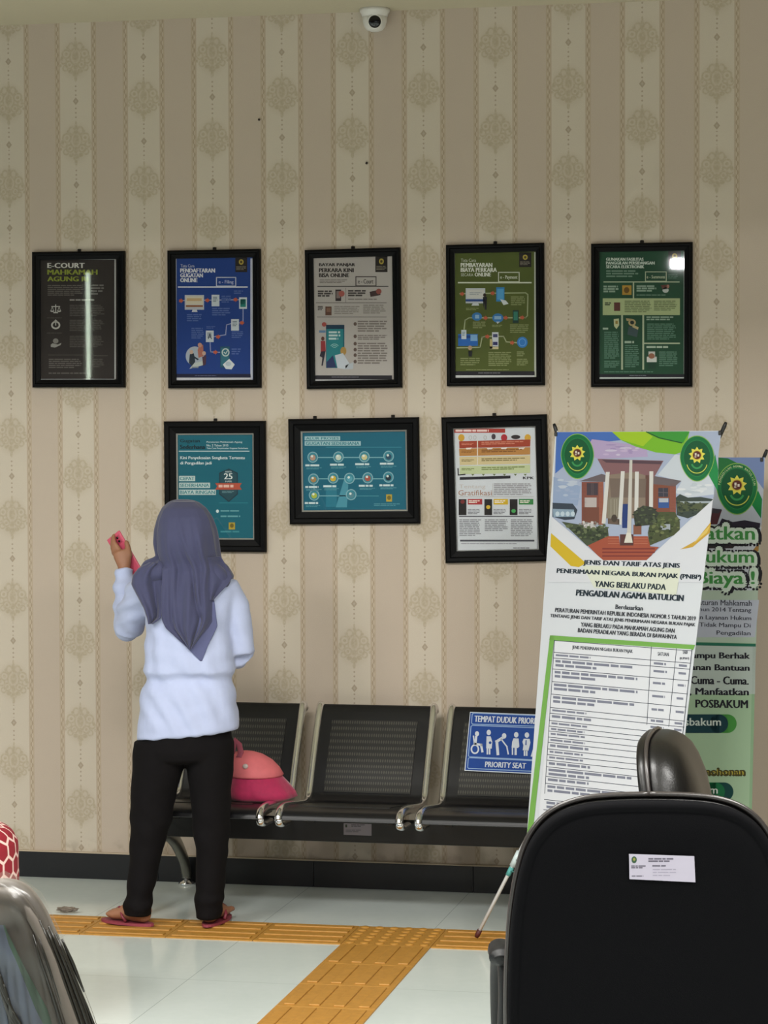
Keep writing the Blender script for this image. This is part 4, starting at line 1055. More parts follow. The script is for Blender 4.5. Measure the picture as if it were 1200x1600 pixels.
# ------------------------------------------------------------------ roll-up style X banners
hook_m = mat('black_plastic_tip', '#121214', .45); pole_m = mat('white_fibre_pole', '#e6e8ea', .35); tip_m = mat('red_brown_rubber_tip', '#4a1512', .6); clear_m = mat('clear_plastic_joint', '#c4d2d4', .2); teal_m = mat('teal_cord', '#4f9c98', .6)
GRN, DG, YEL = '#12733f', '#0c5a34', '#e7e05a'
def emblem(a, cx, cy, rx, ry, ringtext=False):
    pts = [(cx+rx*math.cos(t)*(1-.10*max(0, math.sin(t))), cy+ry*math.sin(t)*(1.0+.06*max(0, math.sin(t)))) for t in [2*PI*i/40 for i in range(40)]]
    a.poly(pts, '#8fbf5a', 12)
    for q, c, l in ((.965, GRN, 13), (.80, '#2a8a4c', 14), (.775, DG, 15)):
        a.poly([(cx+(x-cx)*q, cy+(y-cy)*q) for x, y in pts], c, l)
    sy = cy-ry*.12
    star = []
    for i in range(18):
        t = -PI/2+PI*i/9; r = .40 if i % 2 == 0 else .27
        star.append((cx+rx*r*math.cos(t)*1.22, sy+rx*r*math.sin(t)*1.22))
    a.poly(star, YEL, 17); a.ell(cx, sy, rx*.27, rx*.27, '#c9a83c', 18); a.ell(cx, sy, rx*.23, rx*.23, '#5e2a22', 19)
    a.rect(cx-rx*.12, sy-rx*.12, cx-rx*.02, sy+rx*.02, '#e8ded0', 20); a.rect(cx+rx*.03, sy-rx*.05, cx+rx*.13, sy+rx*.08, '#e8ded0', 20); a.rect(cx-rx*.14, sy+rx*.05, cx-rx*.03, sy+rx*.14, '#c9b9a8', 20)
    a.ring(cx, cy+ry*.18, rx*.62, ry*.52, rx*.05, '#c7d35a', 17, a0=.25, a1=PI-.25)
    a.ring(cx, cy+ry*.20, rx*.36, ry*.30, rx*.10, '#3f9a58', 17, a0=.3, a1=PI-.3)
    t = 'PENGADILAN AGAMA BATULICIN'
    if ringtext:
        for i, ch in enumerate(t):
            if ch == ' ': continue
            th = PI+.18+(PI-.36)*i/(len(t)-1); r = .87
            gx, gy = cx+rx*r*math.cos(th), cy+ry*r*math.sin(th); s = rx*.075
            vs_, fs = text_mesh(ch, .01)
            tx, ty = -math.sin(th), math.cos(th)
            ax = max(v.x for v in vs_)/2
            a.mb.add([a.P(gx+((v.x-ax)*tx-(v.y-.35)*-ty*-1*-1)*s*2.0 if False else gx+s*2*((v.x-ax)*tx+(v.y-.35)*math.cos(th)), gy+s*2*((v.x-ax)*ty+(v.y-.35)*math.sin(th)), 17) for v in vs_], fs, ink('#cfe0a8', a.gain))

def banner(label, TL, TR, BL, BR, art_fn, base, foot_l=None, hub_px=None, pole=True):
    """corner pins in pixel + distance from the wall; the sheet lies in their plane"""
    a3, b3, c3 = atY(*TL), atY(*TR), atY(*BL)
    n = (b3-a3).cross(c3-a3).normalized()
    if n.dot(CAM-a3) < 0: n = -n
    d3 = atP(BR[0], BR[1], a3, n)
    root = thing('x_banner', label, 'banner', ((c3.x+d3.x)/2, (c3.y+d3.y)/2+.05, 0))
    pm = MB(); m = ink(base, .66)
    q = [a3, b3, d3, c3]
    pm.add([p for p in q]+[p-n*.0012 for p in q], [[0, 1, 2, 3], [7, 6, 5, 4], [0, 4, 5, 1], [1, 5, 6, 2], [2, 6, 7, 3], [3, 7, 4, 0]], m)
    art = Art(a3, n, 0, 0, 1.0, step=.00012, gain=.66)
    art.mb = pm
    art_fn(art)
    sheet_o = art.build('banner_sheet', root)
    # X stand behind the sheet
    hub = atP(hub_px[0], hub_px[1], a3, n)-n*.06
    MB().box(hub, (.05, .05, .07), hook_m, bevel=.008).build('hub', root)
    corner = {'tl': a3, 'tr': b3, 'bl': c3, 'br': d3}
    for k, p in corner.items():
        o_ = MB()
        out = (p-(a3+b3+c3+d3)/4).normalized()
        tipp = p+out*.018-n*.004
        if k[0] == 't':
            o_.tube([hub, hub.lerp(tipp, .5)-n*.012, tipp], [.0055, .005, .004], pole_m, 10)
            po = o_.build('upper_arm', root)
            h_ = MB(); h_.tube([tipp-out*.045-n*.004, tipp-n*.002, tipp+out*.012], [.0055, .0065, .0045], hook_m, 10)
            h_.box(p-out*.008+n*.002, (.010, .006, .014), hook_m, bevel=.002); h_.build('corner_hook', po)
        else:
            if k == 'bl' and foot_l is not None: ft = foot_l
            else:
                s = (tipp-hub); ft = hub+s*((hub.z-.012)/(-s.z)); 
            ft = Vector((ft.x, ft.y, max(ft.z, .0195)))
            o_.tube([hub, ft], [.0065, .0058], pole_m, 12); po = o_.build('leg', root)
            dd = (hub-ft).normalized()
            t_ = MB(); t_.tube([ft+dd*.024, ft+dd*.004, ft-dd*.004], [.0085, .0085, .006], tip_m, 12); t_.build('rubber_tip', po)
            fr_ = ft.lerp(hub, max(.05, (p.z-ft.z)/(hub.z-ft.z)))
            j_ = MB(); j_.tube([fr_-dd*.025, fr_+dd*.03], .011, clear_m, 12); j_.tube([fr_, fr_.lerp(p, .6), p], .004, clear_m, 8); j_.build('clip', po)
            c_ = MB(); c_.tube([fr_-dd*.06, fr_-dd*.03], .0085, teal_m, 10); c_.tube([fr_-dd*.045, p+Vector((0, 0, -.03)), p], .0025, teal_m, 8); c_.build('cord', po)
    rear = hub-Vector((n.x, n.y, 0)).normalized()*.16; rear.z = .010
    o_ = MB(); o_.tube([hub, rear], [.0065, .0058], pole_m, 12); o_.build('rear_leg', root)
    return root

# front banner: price list
def art_front(a):
    # drawing coordinates of the photo crop with origin (830,660), four times enlarged
    a.frame(830, 660, .25)
    a.poly([(158, 61), (1186, 55), (1140, 470), (722, 862), (452, 862), (130, 590)], '#aeb9d2', 1)
    a.poly([(158, 61), (520, 59), (570, 110), (380, 130), (150, 320)], '#4a72c0', 2)
    a.poly([(380, 105), (720, 150), (730, 215), (420, 228), (330, 190)], '#b9a6cc', 3)
    a.poly([(790, 330), (900, 200), (1140, 240), (1142, 450), (980, 470), (900, 440), (940, 370)], '#cfd6e0', 2)
    a.poly([(140, 340), (310, 400), (290, 520), (135, 510)], '#9aaccc', 3)
    # green sweep across the top
    a.poly([(505, 59), (990, 56), (960, 180), (900, 200), (780, 188), (650, 150), (560, 110)], '#7cbc2c', 5)
    a.poly([(505, 59), (720, 58), (760, 90), (700, 150), (560, 108)], '#a6cc2a', 6)
    a.poly([(720, 58), (800, 95), (950, 128), (990, 60), (970, 56), (740, 58)], '#3f9a3a', 6)
    a.line([(722, 60), (800, 97), (940, 128)], 7, '#1f5a2c', 7)
    a.poly([(1150, 200), (1170, 300), (1165, 430), (1110, 330)], '#1f8a48', 5)
    # court house: wings, portico roof, columns
    a.poly([(300, 368), (440, 322), (470, 330), (470, 372)], '#6f6468', 7); a.poly([(768, 335), (940, 365), (900, 400), (760, 385)], '#6f6468', 7)
    a.rect(316, 372, 452, 640, '#8c5448', 6); a.rect(760, 385, 905, 640, '#85503f', 6)
    a.rect(348, 380, 418, 455, '#4a4048', 8); a.rect(335, 470, 410, 530, '#c0b6b4', 8); a.rect(795, 410, 856, 465, '#3f3f4c', 8); a.rect(795, 475, 862, 535, '#3a5c9a', 8); a.rect(800, 474, 858, 500, '#b6bcc6', 9)
    a.rect(320, 530, 440, 640, '#7a4c3f', 7); a.rect(425, 372, 452, 640, '#a06250', 8); a.rect(868, 400, 905, 580, '#93584a', 8)
    a.poly([(415, 228), (828, 240), (768, 345), (640, 310), (470, 330)], '#8a6468', 9); a.poly([(440, 232), (820, 243), (812, 262), (470, 252)], '#5c4650', 10)
    a.poly([(470, 300), (770, 310), (745, 600), (470, 600)], '#8f7e70', 8); a.poly([(490, 350), (720, 352), (715, 470), (500, 470)], '#7a6a60', 9); a.rect(715, 330, 752, 540, '#6a4a42', 9)
    a.rect(570, 510, 606, 660, '#28407c', 10); a.rect(480, 470, 552, 600, '#8c8474', 10)
    for x0, x1, y0, y1 in ((468, 442, 310, 632), (562, 542, 305, 640), (650, 646, 308, 580), (740, 738, 306, 560)):
        a.poly([(x0, y0), (x0+24, y0), (x1+24, y1), (x1, y1)], '#dcdad6', 11)
    a.poly([(616, 235), (634, 235), (626, 700), (600, 700)], '#d0ccc4', 12); a.poly([(598, 690), (624, 690), (636, 752), (582, 752)], '#e2ded2', 13)
    # planting, hills, steps and road
    a.poly([(905, 470), (930, 448), (980, 470), (1060, 466), (1138, 480), (1080, 560), (980, 600), (910, 580)], '#3f4a44', 7); a.poly([(910, 490), (1060, 495), (1130, 500), (1090, 550), (920, 560)], '#565e42', 8)
    a.line([(925, 500), (1128, 498)], 12, '#aab4bc', 9)
    a.poly([(134, 502), (260, 508), (290, 548), (270, 605), (210, 610), (134, 590)], '#3c4654', 7); a.poly([(136, 540), (268, 545), (272, 590), (140, 592)], '#8fa6ba', 8)
    for i in range(4): a.ell(165+i*32, 572, 13, 15, '#c6d6e2', 9)
    a.poly([(190, 620), (310, 640), (480, 660), (490, 760), (350, 772)], '#4c5540', 9); a.poly([(240, 660), (470, 680), (480, 740), (320, 730)], '#3d4636', 10)
    a.poly([(320, 622), (390, 630), (410, 662), (330, 660)], '#c6c2c2', 10)
    a.poly([(640, 560), (700, 520), (760, 530), (800, 570), (760, 640), (650, 650)], '#3c4238', 12); a.poly([(760, 560), (900, 560), (930, 620), (930, 690), (740, 770), (730, 690)], '#4f5638', 11); a.rect(810, 636, 870, 672, '#a9b0b8', 12)
    a.poly([(355, 770), (480, 712), (550, 712), (556, 770), (640, 770), (640, 712), (730, 712), (745, 775), (800, 780), (722, 862), (452, 862), (420, 835)], '#a8553f', 12)
    for y in (790, 812, 835): a.line([(450, y), (770, y)], 9, '#823a34', 13)
    a.rect(556, 700, 640, 770, '#5c3a38', 11)
    emblem(a, 290, 208, 104, 138); emblem(a, 1038, 222, 108, 140)
    rn = random.Random(5)
    for x0, x1, y0, y1, cols, n_, r0, l in ((205, 480, 640, 750, ('#3d4a30', '#5a6646', '#2f3a28', '#6b7554'), 90, 13, 11), (745, 925, 560, 740, ('#465232', '#5f6b44', '#323c28', '#737b50'), 80, 13, 13), (915, 1090, 500, 570, ('#3f4a3a', '#5a6048', '#2f3a30'), 50, 11, 10), (640, 790, 530, 640, ('#2f382c', '#4c553c', '#59624a'), 45, 10, 14), (300, 420, 620, 655, ('#b9b4b4', '#8c8a86', '#d6d2d0'), 16, 9, 12)):
        for _ in range(n_):
            u, v = rn.random(), rn.random(); x = x0+(x1-x0)*u; y = y0+(y1-y0)*v
            if y > 748-max(0, 330-x)*.9 or y > 745-max(0, x-800)*.62: continue
            a.ell(x, y, r0*rn.uniform(.5, 1.1), r0*rn.uniform(.35, .8), rn.choice(cols), l+rn.random()*.95, n=9)
    for _ in range(16): a.ell(rn.uniform(170, 290), rn.uniform(350, 480), rn.uniform(14, 40), rn.uniform(5, 12), rn.choice(('#b6c2d8', '#a3b2cf', '#c3ccdc')), 4+rn.random()*.95, n=14)
    for _ in range(16): a.ell(rn.uniform(930, 1110), rn.uniform(385, 450), rn.uniform(14, 36), rn.uniform(5, 12), rn.choice(('#dbe0e6', '#c3ccd6', '#e3e6ea')), 4+rn.random()*.95, n=14)
    for _ in range(14): a.ell(rn.uniform(430, 690), rn.uniform(130, 205), rn.uniform(14, 40), rn.uniform(4, 9), rn.choice(('#c9b6d6', '#a996c0', '#cfc4dc')), 4+rn.random()*.95, n=14)
    for y in range(385, 640, 9): a.line([(320, y), (344, y)], 1.6, '#7a463b', 8); a.line([(428, y), (450, y)], 1.6, '#8a5040', 9); a.line([(872, y), (902, y)], 1.6, '#7f4a3e', 9)
    for y in (725, 742, 758): a.line([(482, y), (550, y)], 3, '#c07a62', 13); a.line([(646, y), (728, y)], 3, '#c07a62', 13)
    for x in (378, 388): a.line([(x, 382), (x, 452)], 3, '#6a5a5c', 9)
    a.line([(795, 437), (856, 440)], 4, '#6a6068', 9); a.line([(826, 412), (828, 464)], 4, '#6a6068', 9)
    a.poly([(480, 600), (552, 604), (552, 640), (480, 634)], '#6b5a50', 11)
    for x in (500, 520, 536): a.line([(x, 482), (x, 596)], 3, '#b3ab9b', 11)
    a.ell(520, 600, 18, 24, '#4a4038', 12); a.rect(640, 640, 690, 700, '#8a5a48', 12)
    # white field below with yellow ribbons
    a.poly([(132, 592), (452, 862), (722, 862), (1136, 484), (1076, 1000), (108, 1000)], '#e0e2ea', 14)
    a.poly([(126, 692), (345, 880), (300, 905), (250, 898), (122, 775)], '#d8b82c', 16); a.poly([(1125, 622), (1118, 690), (1010, 780), (932, 795), (1030, 740)], '#cfa640', 16); a.poly([(1122, 640), (1100, 690), (1020, 755), (1050, 715)], '#e6c768', 17)
    # headings, from the crop with origin (840,860)
    a.frame(840, 860, 280/1200)
    a.poly([(300, 100), (960, 120), (930, 300), (380, 250)], '#e3e7d6', 15)
    k = '#20303c'
    for t, x0, x1, y0, y1, sk in (('JENIS DAN TARIF ATAS JENIS', 312, 955, 64, 104, .035), ('PENERIMAAN NEGARA BUKAN PAJAK (PNBP)', 134, 1098, 120, 160, .045), ('YANG BERLAKU PADA', 388, 862, 204, 243, .048), ('PENGADILAN AGAMA BATULICIN', 264, 980, 262, 303, .052)):
        a.text(t, x0, y0, x1, y1, k, 18, bold=.034, sk=sk, lean=-.10)
    a.text('Berdasarkan', 526, 362, 708, 392, '#3a3f48', 18, bold=.025, sk=.06, lean=-.1)
    for t, x0, x1, y0, y1, sk in (('PERATURAN PEMERINTAH REPUBLIK INDONESIA NOMOR 5 TAHUN 2019', 122, 1062, 384, 412, .062), ('TENTANG JENIS DAN TARIF ATAS JENIS PENERIMAAN NEGARA BUKAN PAJAK', 88, 1058, 425, 453, .064), ('YANG BERLAKU PADA MAHKAMAH AGUNG DAN', 294, 920, 482, 510, .067), ('BADAN PERADILAN YANG BERADA DI BAWAHNYA', 274, 935, 520, 548, .070)):
        a.text(t, x0, y0, x1, y1, '#33363f', 18, bold=.02, sk=sk, lean=-.1)
    # price table, from the crop with origin (820,980)
    a.frame(820, 980, 380/1200)
    a.poly([(126, 40), (842, 88), (832, 112), (122, 64)], '#7cb456', 15)
    a.poly([(126, 40), (148, 42), (24, 1160), (2, 1160), (14, 1000)], '#7cb456', 15)
    a.poly([(148, 66), (826, 110), (692, 1308), (50, 1168)], '#e9ebf2', 16)
    ln = '#4a4f5c'
    def edgeL(y): return 148-(y-66)*.0635
    def edgeR(y): return 826-(y-110)*.1035
    rowsL = [66, 124, 152, 206, 268, 330, 396, 424, 460, 488, 512, 542, 568, 600, 628, 656, 688, 736, 770, 850, 900, 960, 1020, 1080, 1130]
    for i, y in enumerate(rowsL):
        sk = .075+.03*min(1, (y-66)/400); dy = sk*680
        yr = y+dy
        a.line([(edgeL(y), y), (edgeR(yr), yr)], 3.2, ln, 18)
        if i+1 < len(rowsL):
            h = rowsL[i+1]-y
            n_ = 2 if h > 45 else 1
            if i == 0: a.text('JENIS PENERIMAAN NEGARA BUKAN PAJAK', 236, 90, 534, 112, '#4a4e58', 18, bold=.02, sk=.07)
            else: a.lines(edgeL(y)+10, y+9, edgeL(y)+(430 if h > 30 else 380), y+9+(20*n_ if h > 30 else 15), n_, '#85889a', 18, sk=sk, seed=i, dens=.62, ragged=.5)
            if i and yr < 1060:
                a.lines(638-(y-124)*.055, y+sk*490+h*.34, 706-(y-124)*.06, y+sk*490+h*.34+14, 1, '#85889a', 18, sk=sk, seed=i+50, dens=.8, ragged=1)
                a.lines(762-(y-124)*.08, y+sk*620+h*.34, 806-(y-124)*.09, y+sk*620+h*.34+14, 1, '#85889a', 18, sk=sk, seed=i+90, dens=.8, ragged=1)
    a.text('SATUAN', 658, 122, 712, 140, '#4a4e58', 18, bold=.02, sk=.07); a.text('TARIF', 780, 116, 806, 132, '#4a4e58', 18, bold=.02); a.text('(RUPIAH)', 766, 148, 812, 163, '#4a4e58', 18, bold=.02)
    a.line([(626, 98), (604, 480)], 3, ln, 18); a.line([(750, 106), (712, 490)], 3, ln, 18); a.line([(148, 66), (100, 820)], 3, ln, 18); a.line([(826, 110), (768, 640)], 3, ln, 18)
banner('tall front banner with a court building photo above a price table', (868, 675, -.80), (1127, 673, -1.04), (820, 1350, -.97), (1040, 1400, -1.2), art_front, '#dfe3ea', foot_l=atZ(745, 1472), hub_px=(985, 960))

def art_back(a):
    a.frame(1040, 660, .1875)
    a.poly([(-500, 290), (830, 292), (800, 860), (-500, 850)], '#c3c9d6', 1)
    a.poly([(450, 292), (822, 292), (818, 560), (700, 400), (540, 330)], '#7f93c4', 2)
    a.poly([(440, 292), (520, 300), (600, 340), (440, 460)], '#2a7a40', 3); a.poly([(770, 565), (805, 640), (795, 800), (720, 690)], '#1f8a48', 3)
    a.poly([(-200, 640), (470, 730), (430, 850), (-200, 850)], '#5a3038', 3); a.poly([(-200, 640), (470, 725), (440, 760), (-200, 700)], '#3f3a44', 4)
    a.poly([(440, 860), (470, 800), (560, 830), (660, 815), (790, 840), (785, 880), (440, 890)], '#30283a', 4)
    emblem(a, 597, 548, 172, 210, True)
    a.poly([(-500, 870), (800, 870), (720, 1400), (-500, 1400)], '#d9dde8', 3)
    a.poly([(780, 1000), (776, 1070), (540, 1220), (520, 1215), (700, 1100)], '#b98a4c', 5)
    a.poly([(-100, 990), (600, 1005), (560, 1050), (-100, 1050)], '#3a3034', 4)
    # outlined headline words
    for t, x0, x1, y0, y1 in (('Manfaatkan', -120, 742, 862, 975), ('Bantuan Hukum', -440, 735, 1060, 1165), ('Tanpa Biaya !', -270, 740, 1235, 1375)):
        a.text(t, x0-12, y0-14, x1+20, y1+16, '#26242c', 5, bold=.14, sk=.006)
        a.text(t, x0-10, y0-12, x1+8, y1+10, '#e6f6e8', 8, bold=.09, sk=.006)
        a.text(t, x0, y0, x1, y1, '#4c9c50', 12, bold=.022, sk=.006)
    a.frame(1040, 660, .1875)
    a.poly([(-500, 1480), (780, 1480), (745, 1790), (-500, 1790)], '#cdd2e2', 4)
    k = '#4a4c58'
    a.frame(830, 650, 370/1200)
    for t, x1, y in (('Berdasarkan Peraturan Mahkamah', 1118, 934), ('Agung Nomor 1 Tahun 2014 Tentang', 1115, 972), ('Pemberian Layanan Hukum', 1115, 1013), ('Bagi Masyarakat Tidak Mampu Di', 1112, 1050), ('Pengadilan', 1112, 1090)):
        wd = {0: 0}.get(1, len(t)*17.2)
        a.text(t, x1-wd, y-.02*wd*.9, x1, y+28-.02*wd*.9, k, 7, bold=.012, sk=.02)
    a.frame(820, 980, 380/1200)
    a.poly([(374, 64), (1140, 78), (1112, 1200), (340, 1150)], '#b5d3b0', 3)
    a.poly([(374, 70), (1140, 84), (1136, 330), (366, 330)], '#ccd9d2', 4)
    a.poly([(374, 62), (1140, 82), (1140, 96), (374, 80)], '#2f7a62', 5)
    for t, x1, y in (('Masyarakat Tidak Mampu Berhak', 1110, 126), ('Mendapatkan Layanan Bantuan', 1108, 185), ('Hukum Cuma - Cuma.', 1104, 244), ('Untuk itu, Manfaatkan', 1104, 302), ('POSBAKUM', 1100, 360)):
        wd = len(t)*(24.6 if t != 'POSBAKUM' else 32)
        a.text(t, x1-wd, y-.012*wd, x1, y+40-.012*wd, '#23202c', 7, bold=.03, sk=.012)
    def pill(y0, c1, c2, t, x1):
        h = 92
        for x, c, l in ((x1, c2, 6), (x1-42, c1, 8)):
            a.rect(500, y0, x-46, y0+h, c, l); a.ell(x-48, y0+h/2, 46, h/2, c, l)
        a.text(t, 520, y0+18, x1-80, y0+68, '#e4efe8', 10, bold=.012)
    pill(430, '#17404a', '#4f9e48', 'Layanan Posbakum', 1048)
    a.text('Gugatan / Permohonan', 560, 697, 1086, 742, '#4f4a24', 7, bold=.055); a.text('Gugatan / Permohonan', 566, 702, 1080, 736, '#d3c04c', 9, bold=.012)
    pill(766, '#1f7a4c', '#174a48', 'Layanan Posbakum', 1032)
    a.poly([(1125, 90), (1140, 90), (1114, 1200), (1100, 1200)], '#9fc39c', 4)
banner('rear banner with green outlined headline, half hidden behind the price table banner', (945, 718, -.10), (1192, 715, -.33), (925, 1345, -.30), (1168, 1365, -.5), art_back, '#c6d8c6', hub_px=(1060, 1000))

# ------------------------------------------------------------------ office chairs
plast = mat('black_moulded_plastic', '#09090b', .5, spec=.3, noise_amt=.15, noise_scale=200, bump=.08, bump_scale=500)
shellm = mat('black_back_panel', '#040406', .85, spec=.08, noise_amt=.2, noise_scale=250, bump=.12, bump_scale=700)
leath = mat('black_leather', '#0b0a0a', .33, spec=.32, noise_amt=.15, noise_scale=90, bump=.06, bump_scale=260)
pipe_m = mat('leather_piping', '#2a2625', .28)
HALF = [(.0, .0), (.050, .0010), (.095, .0040), (.125, .0095), (.152, .019), (.175, .033), (.194, .052), (.210, .078), (.222, .112), (.232, .158), (.239, .21), (.243, .27), (.245, .33), (.245, .39), (.243, .45), (.235, .505), (.212, .540), (.17, .553), (.11, .557), (.05, .558)]
def back_outline(hw, z1, H, half=None):
    """outline of a chair back, clockwise from the top centre: half-widths against drop below the top"""
    sp = spline(half or HALF, 3)
    k = hw/max(p[0] for p in sp); q = H/sp[-1][1]
    right = [(x*k, z1-d*q) for x, d in sp]
    return right+[(-x, z) for x, z in right[::-1][:-1]]
def slab(mb, outline, prof, m, tilt, zc, bow=0.0, cap=True):
    cx = 0; cz = (min(p[1] for p in outline)+max(p[1] for p in outline))/2
    rings = []
    for ins, y in prof:
        ring = []
        for x, z in outline:
            d = math.hypot(x, z-cz); s = (d-ins)/d
            xx, zz = x*s, cz+(z-cz)*s
            ring.append((xx, y+tilt*(zc-zz)+bow*xx*xx, zz))
        rings.append(ring)
    # close both faces with shrunken loops so that the caps stay curved
    mb.rings(rings, m, cap, True)
def office_chair(name, label, loc, yaw, hw, z1, tilt=.14, z0=.50, backm=None, cushm=None, arms=True, piping=1, thick=.075, half=None, rise=.008):
    root = thing(name, label, 'office chair', loc, Matrix.Rotation(yaw, 3, 'Z'))
    M = WM[root]
    ol = back_outline(hw, z1, z1-z0, half)
    mb = MB(M)
    slab(mb, ol, [(.16, -.232), (.07, -.233), (.024, -.233), (.0195, -.2305), (.017, -.233), (.006, -.2315), (.001, -.225), (.0, -.215), (.004, -.208)], backm or shellm, tilt, z0)
    shell = mb.build('back_shell', root)
    ol2 = back_outline(hw+.001, z1+rise, z1+rise-z0-.005, half)
    mb = MB(M)
    slab(mb, ol2, [(.012, -.212), (.003, -.206), (.0, -.198), (.0, -.215+thick*.35), (.003, -.215+thick*.55), (.011, -.215+thick*.75), (.024, -.215+thick*.92), (.045, -.215+thick*1.05), (.08, -.215+thick*1.18), (.14, -.215+thick*1.28)], cushm or leath, tilt, z0)
    cush = mb.build('back_cushion', root)
    if piping:
        cz = (z0+z1)/2
        lp = [(x*1.004, -.2095-tilt*(z-z0), z+.001) for x, z in ol2]
        mb = MB(M); mb.tube(lp+[lp[0]], .0048, pipe_m, 8); mb.build('piping', cush)
    mb = MB(M)
    mb.box((0, .06, .47), (.48, .48, .075), cushm or leath, bevel=.032, seg=4); mb.build('seat', root)
    mb = MB(M); mb.tube([(0, -.08, .425), (0, -.235, .43), (0, -.262, .50), (0, -.240-tilt*.14, .64)], [(.035, .008)]*4, plast, 12, up=(1, 0, 0)); mb.build('back_bracket', root)
    mb = MB(M); mb.lathe([(.03, .43), (.03, .26), (.022, .26), (.022, .11), (.001, .11)], plast, (0, .03, 0), 18); mb.build('gas_column', root)
    for k in range(5):
        a_ = 2*PI*k/5+.3; d = Vector((math.cos(a_), math.sin(a_), 0))
        mb = MB(M); mb.tube([Vector((0, .03, .115))+d*.02, Vector((0, .03, .10))+d*.16, Vector((0, .03, .075))+d*.30], [(.024, .020), (.02, .017), (.014, .012)], plast, 10, up=(0, 0, 1)); lg = mb.build('base_leg', root)
        mb = MB(M); mb.lathe([(.001, -.018), (.026, -.018), (.029, 0), (.026, .018), (.001, .018)], plast, Vector((0, .03, .029))+d*.30, 16, Matrix.Rotation(PI/2, 3, 'X')); mb.build('caster', lg)
    if arms:
        for s in (-1, 1):
            mb = MB(M)
            pts = spline([(s*.240, .06, .45), (s*.246, -.02, .50), (s*.249, -.075, .58), (s*.246, -.090, .68), (s*.247, -.080, .745)], 5)
            mb.tube(pts, [(.0105, .020)]*len(pts), plast, 14, up=(1, 0, 0))
            arm = mb.build('armrest', root)
            mb = MB(M)
            mb.tube(spline([(s*.251, -.118, .752), (s*.251, -.110, .756), (s*.251, -.085, .760), (s*.250, -.02, .757), (s*.250, .03, .732), (s*.250, .07, .67), (s*.247, .10, .58), (s*.240, .11, .47)], 4), [(.008, .008)]+[(.016, .013)]*3+[(.0225, .017)]*5+[(.022, .016)]*7+[(.016, .013)]*13, plast, 18, up=(1, 0, 0))
            mb.build('arm_pad', arm)
    return root, shell, ol
# chair in the foreground, seen from behind
loc = atD(1017, 1245, 4.36); yw = .20
rt = Matrix.Rotation(yw, 3, 'Z')
base = Vector((loc.x, loc.y, 0))+rt @ Vector((0, .29, 0))
oc, shell, ol = office_chair('office_chair', 'black office chair with a white sticker on its back panel', base, yw, .2455, 1.066, tilt=.10)
# sticker on the back panel: on the plane of the shell
zz = .91
p0 = WM[oc] @ Vector((0, -.2352-.10*(zz-.50), zz)); nrm = (WM[oc].to_3x3() @ Vector((0, -1, -.10))).normalized()
a = Art(p0, nrm, 740, 1100, 460/1200, base=.0012, step=.0002, gain=.60)
a.poly([(633, 610), (899, 619), (904, 726), (635, 713)], '#c6c0d2', 1)
a.ell(654, 634, 11, 14, '#3a5a40', 2); a.ell(654, 632, 5, 6, '#9a9a4a', 3)
a.lines(712, 627, 824, 646, 2, '#6d6878', 2, dens=.7, seed=3); a.lines(642, 657, 702, 671, 2, '#6d6878', 2, dens=.7, seed=4); a.lines(728, 656, 800, 666, 1, '#6d6878', 2, seed=5); a.lines(644, 698, 710, 706, 1, '#6d6878', 2, seed=6)
a.lines(730, 672, 830, 708, 3, '#a9a3b6', 2, dens=.3, seed=7)
tag(a.build('asset_sticker', shell), 'white asset sticker')
# second chair behind it, turned side on
loc = atD(1034, 1150, 5.5); yw2 = -1.58
base = Vector((loc.x, loc.y, 0))+Matrix.Rotation(yw2, 3, 'Z') @ Vector((0, .277, 0))
office_chair('office_chair', 'black leather office chair turned sideways behind the foreground chair', base, yw2, .235, 1.045, tilt=.16, thick=.080, backm=leath, rise=0.0)

# ------------------------------------------------------------------ chair wrapped in plastic film, lower left
loc = atD(-20, 1372, 3.55); yw3 = .10
base = Vector((loc.x, loc.y, 0))+Matrix.Rotation(yw3, 3, 'Z') @ Vector((0, .30, 0))
dark = mat('dark_taupe_upholstery', '#4a433c', .6, noise_amt=.12, noise_scale=40)
WH = [(0, 0), (.028, .001), (.052, .012), (.072, .035), (.086, .060), (.100, .090), (.113, .125), (.141, .195), (.168, .275), (.185, .36), (.19, .45), (.185, .52), (.16, .56), (.08, .57), (.03, .57)]
wc, wsh, wol = office_chair('office_chair', 'chair back still wrapped in shiny creased plastic film', base, yw3, .171, 1.066, tilt=.10, z0=.45, backm=dark, cushm=dark, arms=False, piping=0, half=WH)
def film():
    m = bpy.data.materials.new('creased_plastic_film'); m.use_nodes = True; nt = m.node_tree
    for n in list(nt.nodes): nt.nodes.remove(n)
    out = nt.nodes.new('ShaderNodeOutputMaterial'); mix = nt.nodes.new('ShaderNodeMixShader'); mix2 = nt.nodes.new('ShaderNodeMixShader')
    t = nt.nodes.new('ShaderNodeBsdfTransparent'); g = nt.nodes.new('ShaderNodeBsdfGlossy'); g.inputs['Roughness'].default_value = .22
    d = nt.nodes.new('ShaderNodeBsdfDiffuse'); d.inputs['Color'].default_value = rgb('#6f6a62')
    fz = nt.nodes.new('ShaderNodeFresnel'); fz.inputs['IOR'].default_value = 1.42
    mix2.inputs[0].default_value = .10
    nt.links.new(t.outputs[0], mix2.inputs[1]); nt.links.new(d.outputs[0], mix2.inputs[2])
    nt.links.new(fz.outputs[0], mix.inputs[0]); nt.links.new(mix2.outputs[0], mix.inputs[1]); nt.links.new(g.outputs[0], mix.inputs[2])
    nt.links.new(mix.outputs[0], out.inputs[0]); return m
M = WM[wc]
mb = MB(M)
nx, nz = 130, 70
ol_l = {}
ztop = 1.068
HW = [(1.085, .012), (1.075, .040), (1.055, .070), (1.01, .095), (.956, .119), (.875, .152), (.75, .192), (.45, .235)]
ztop = 1.085
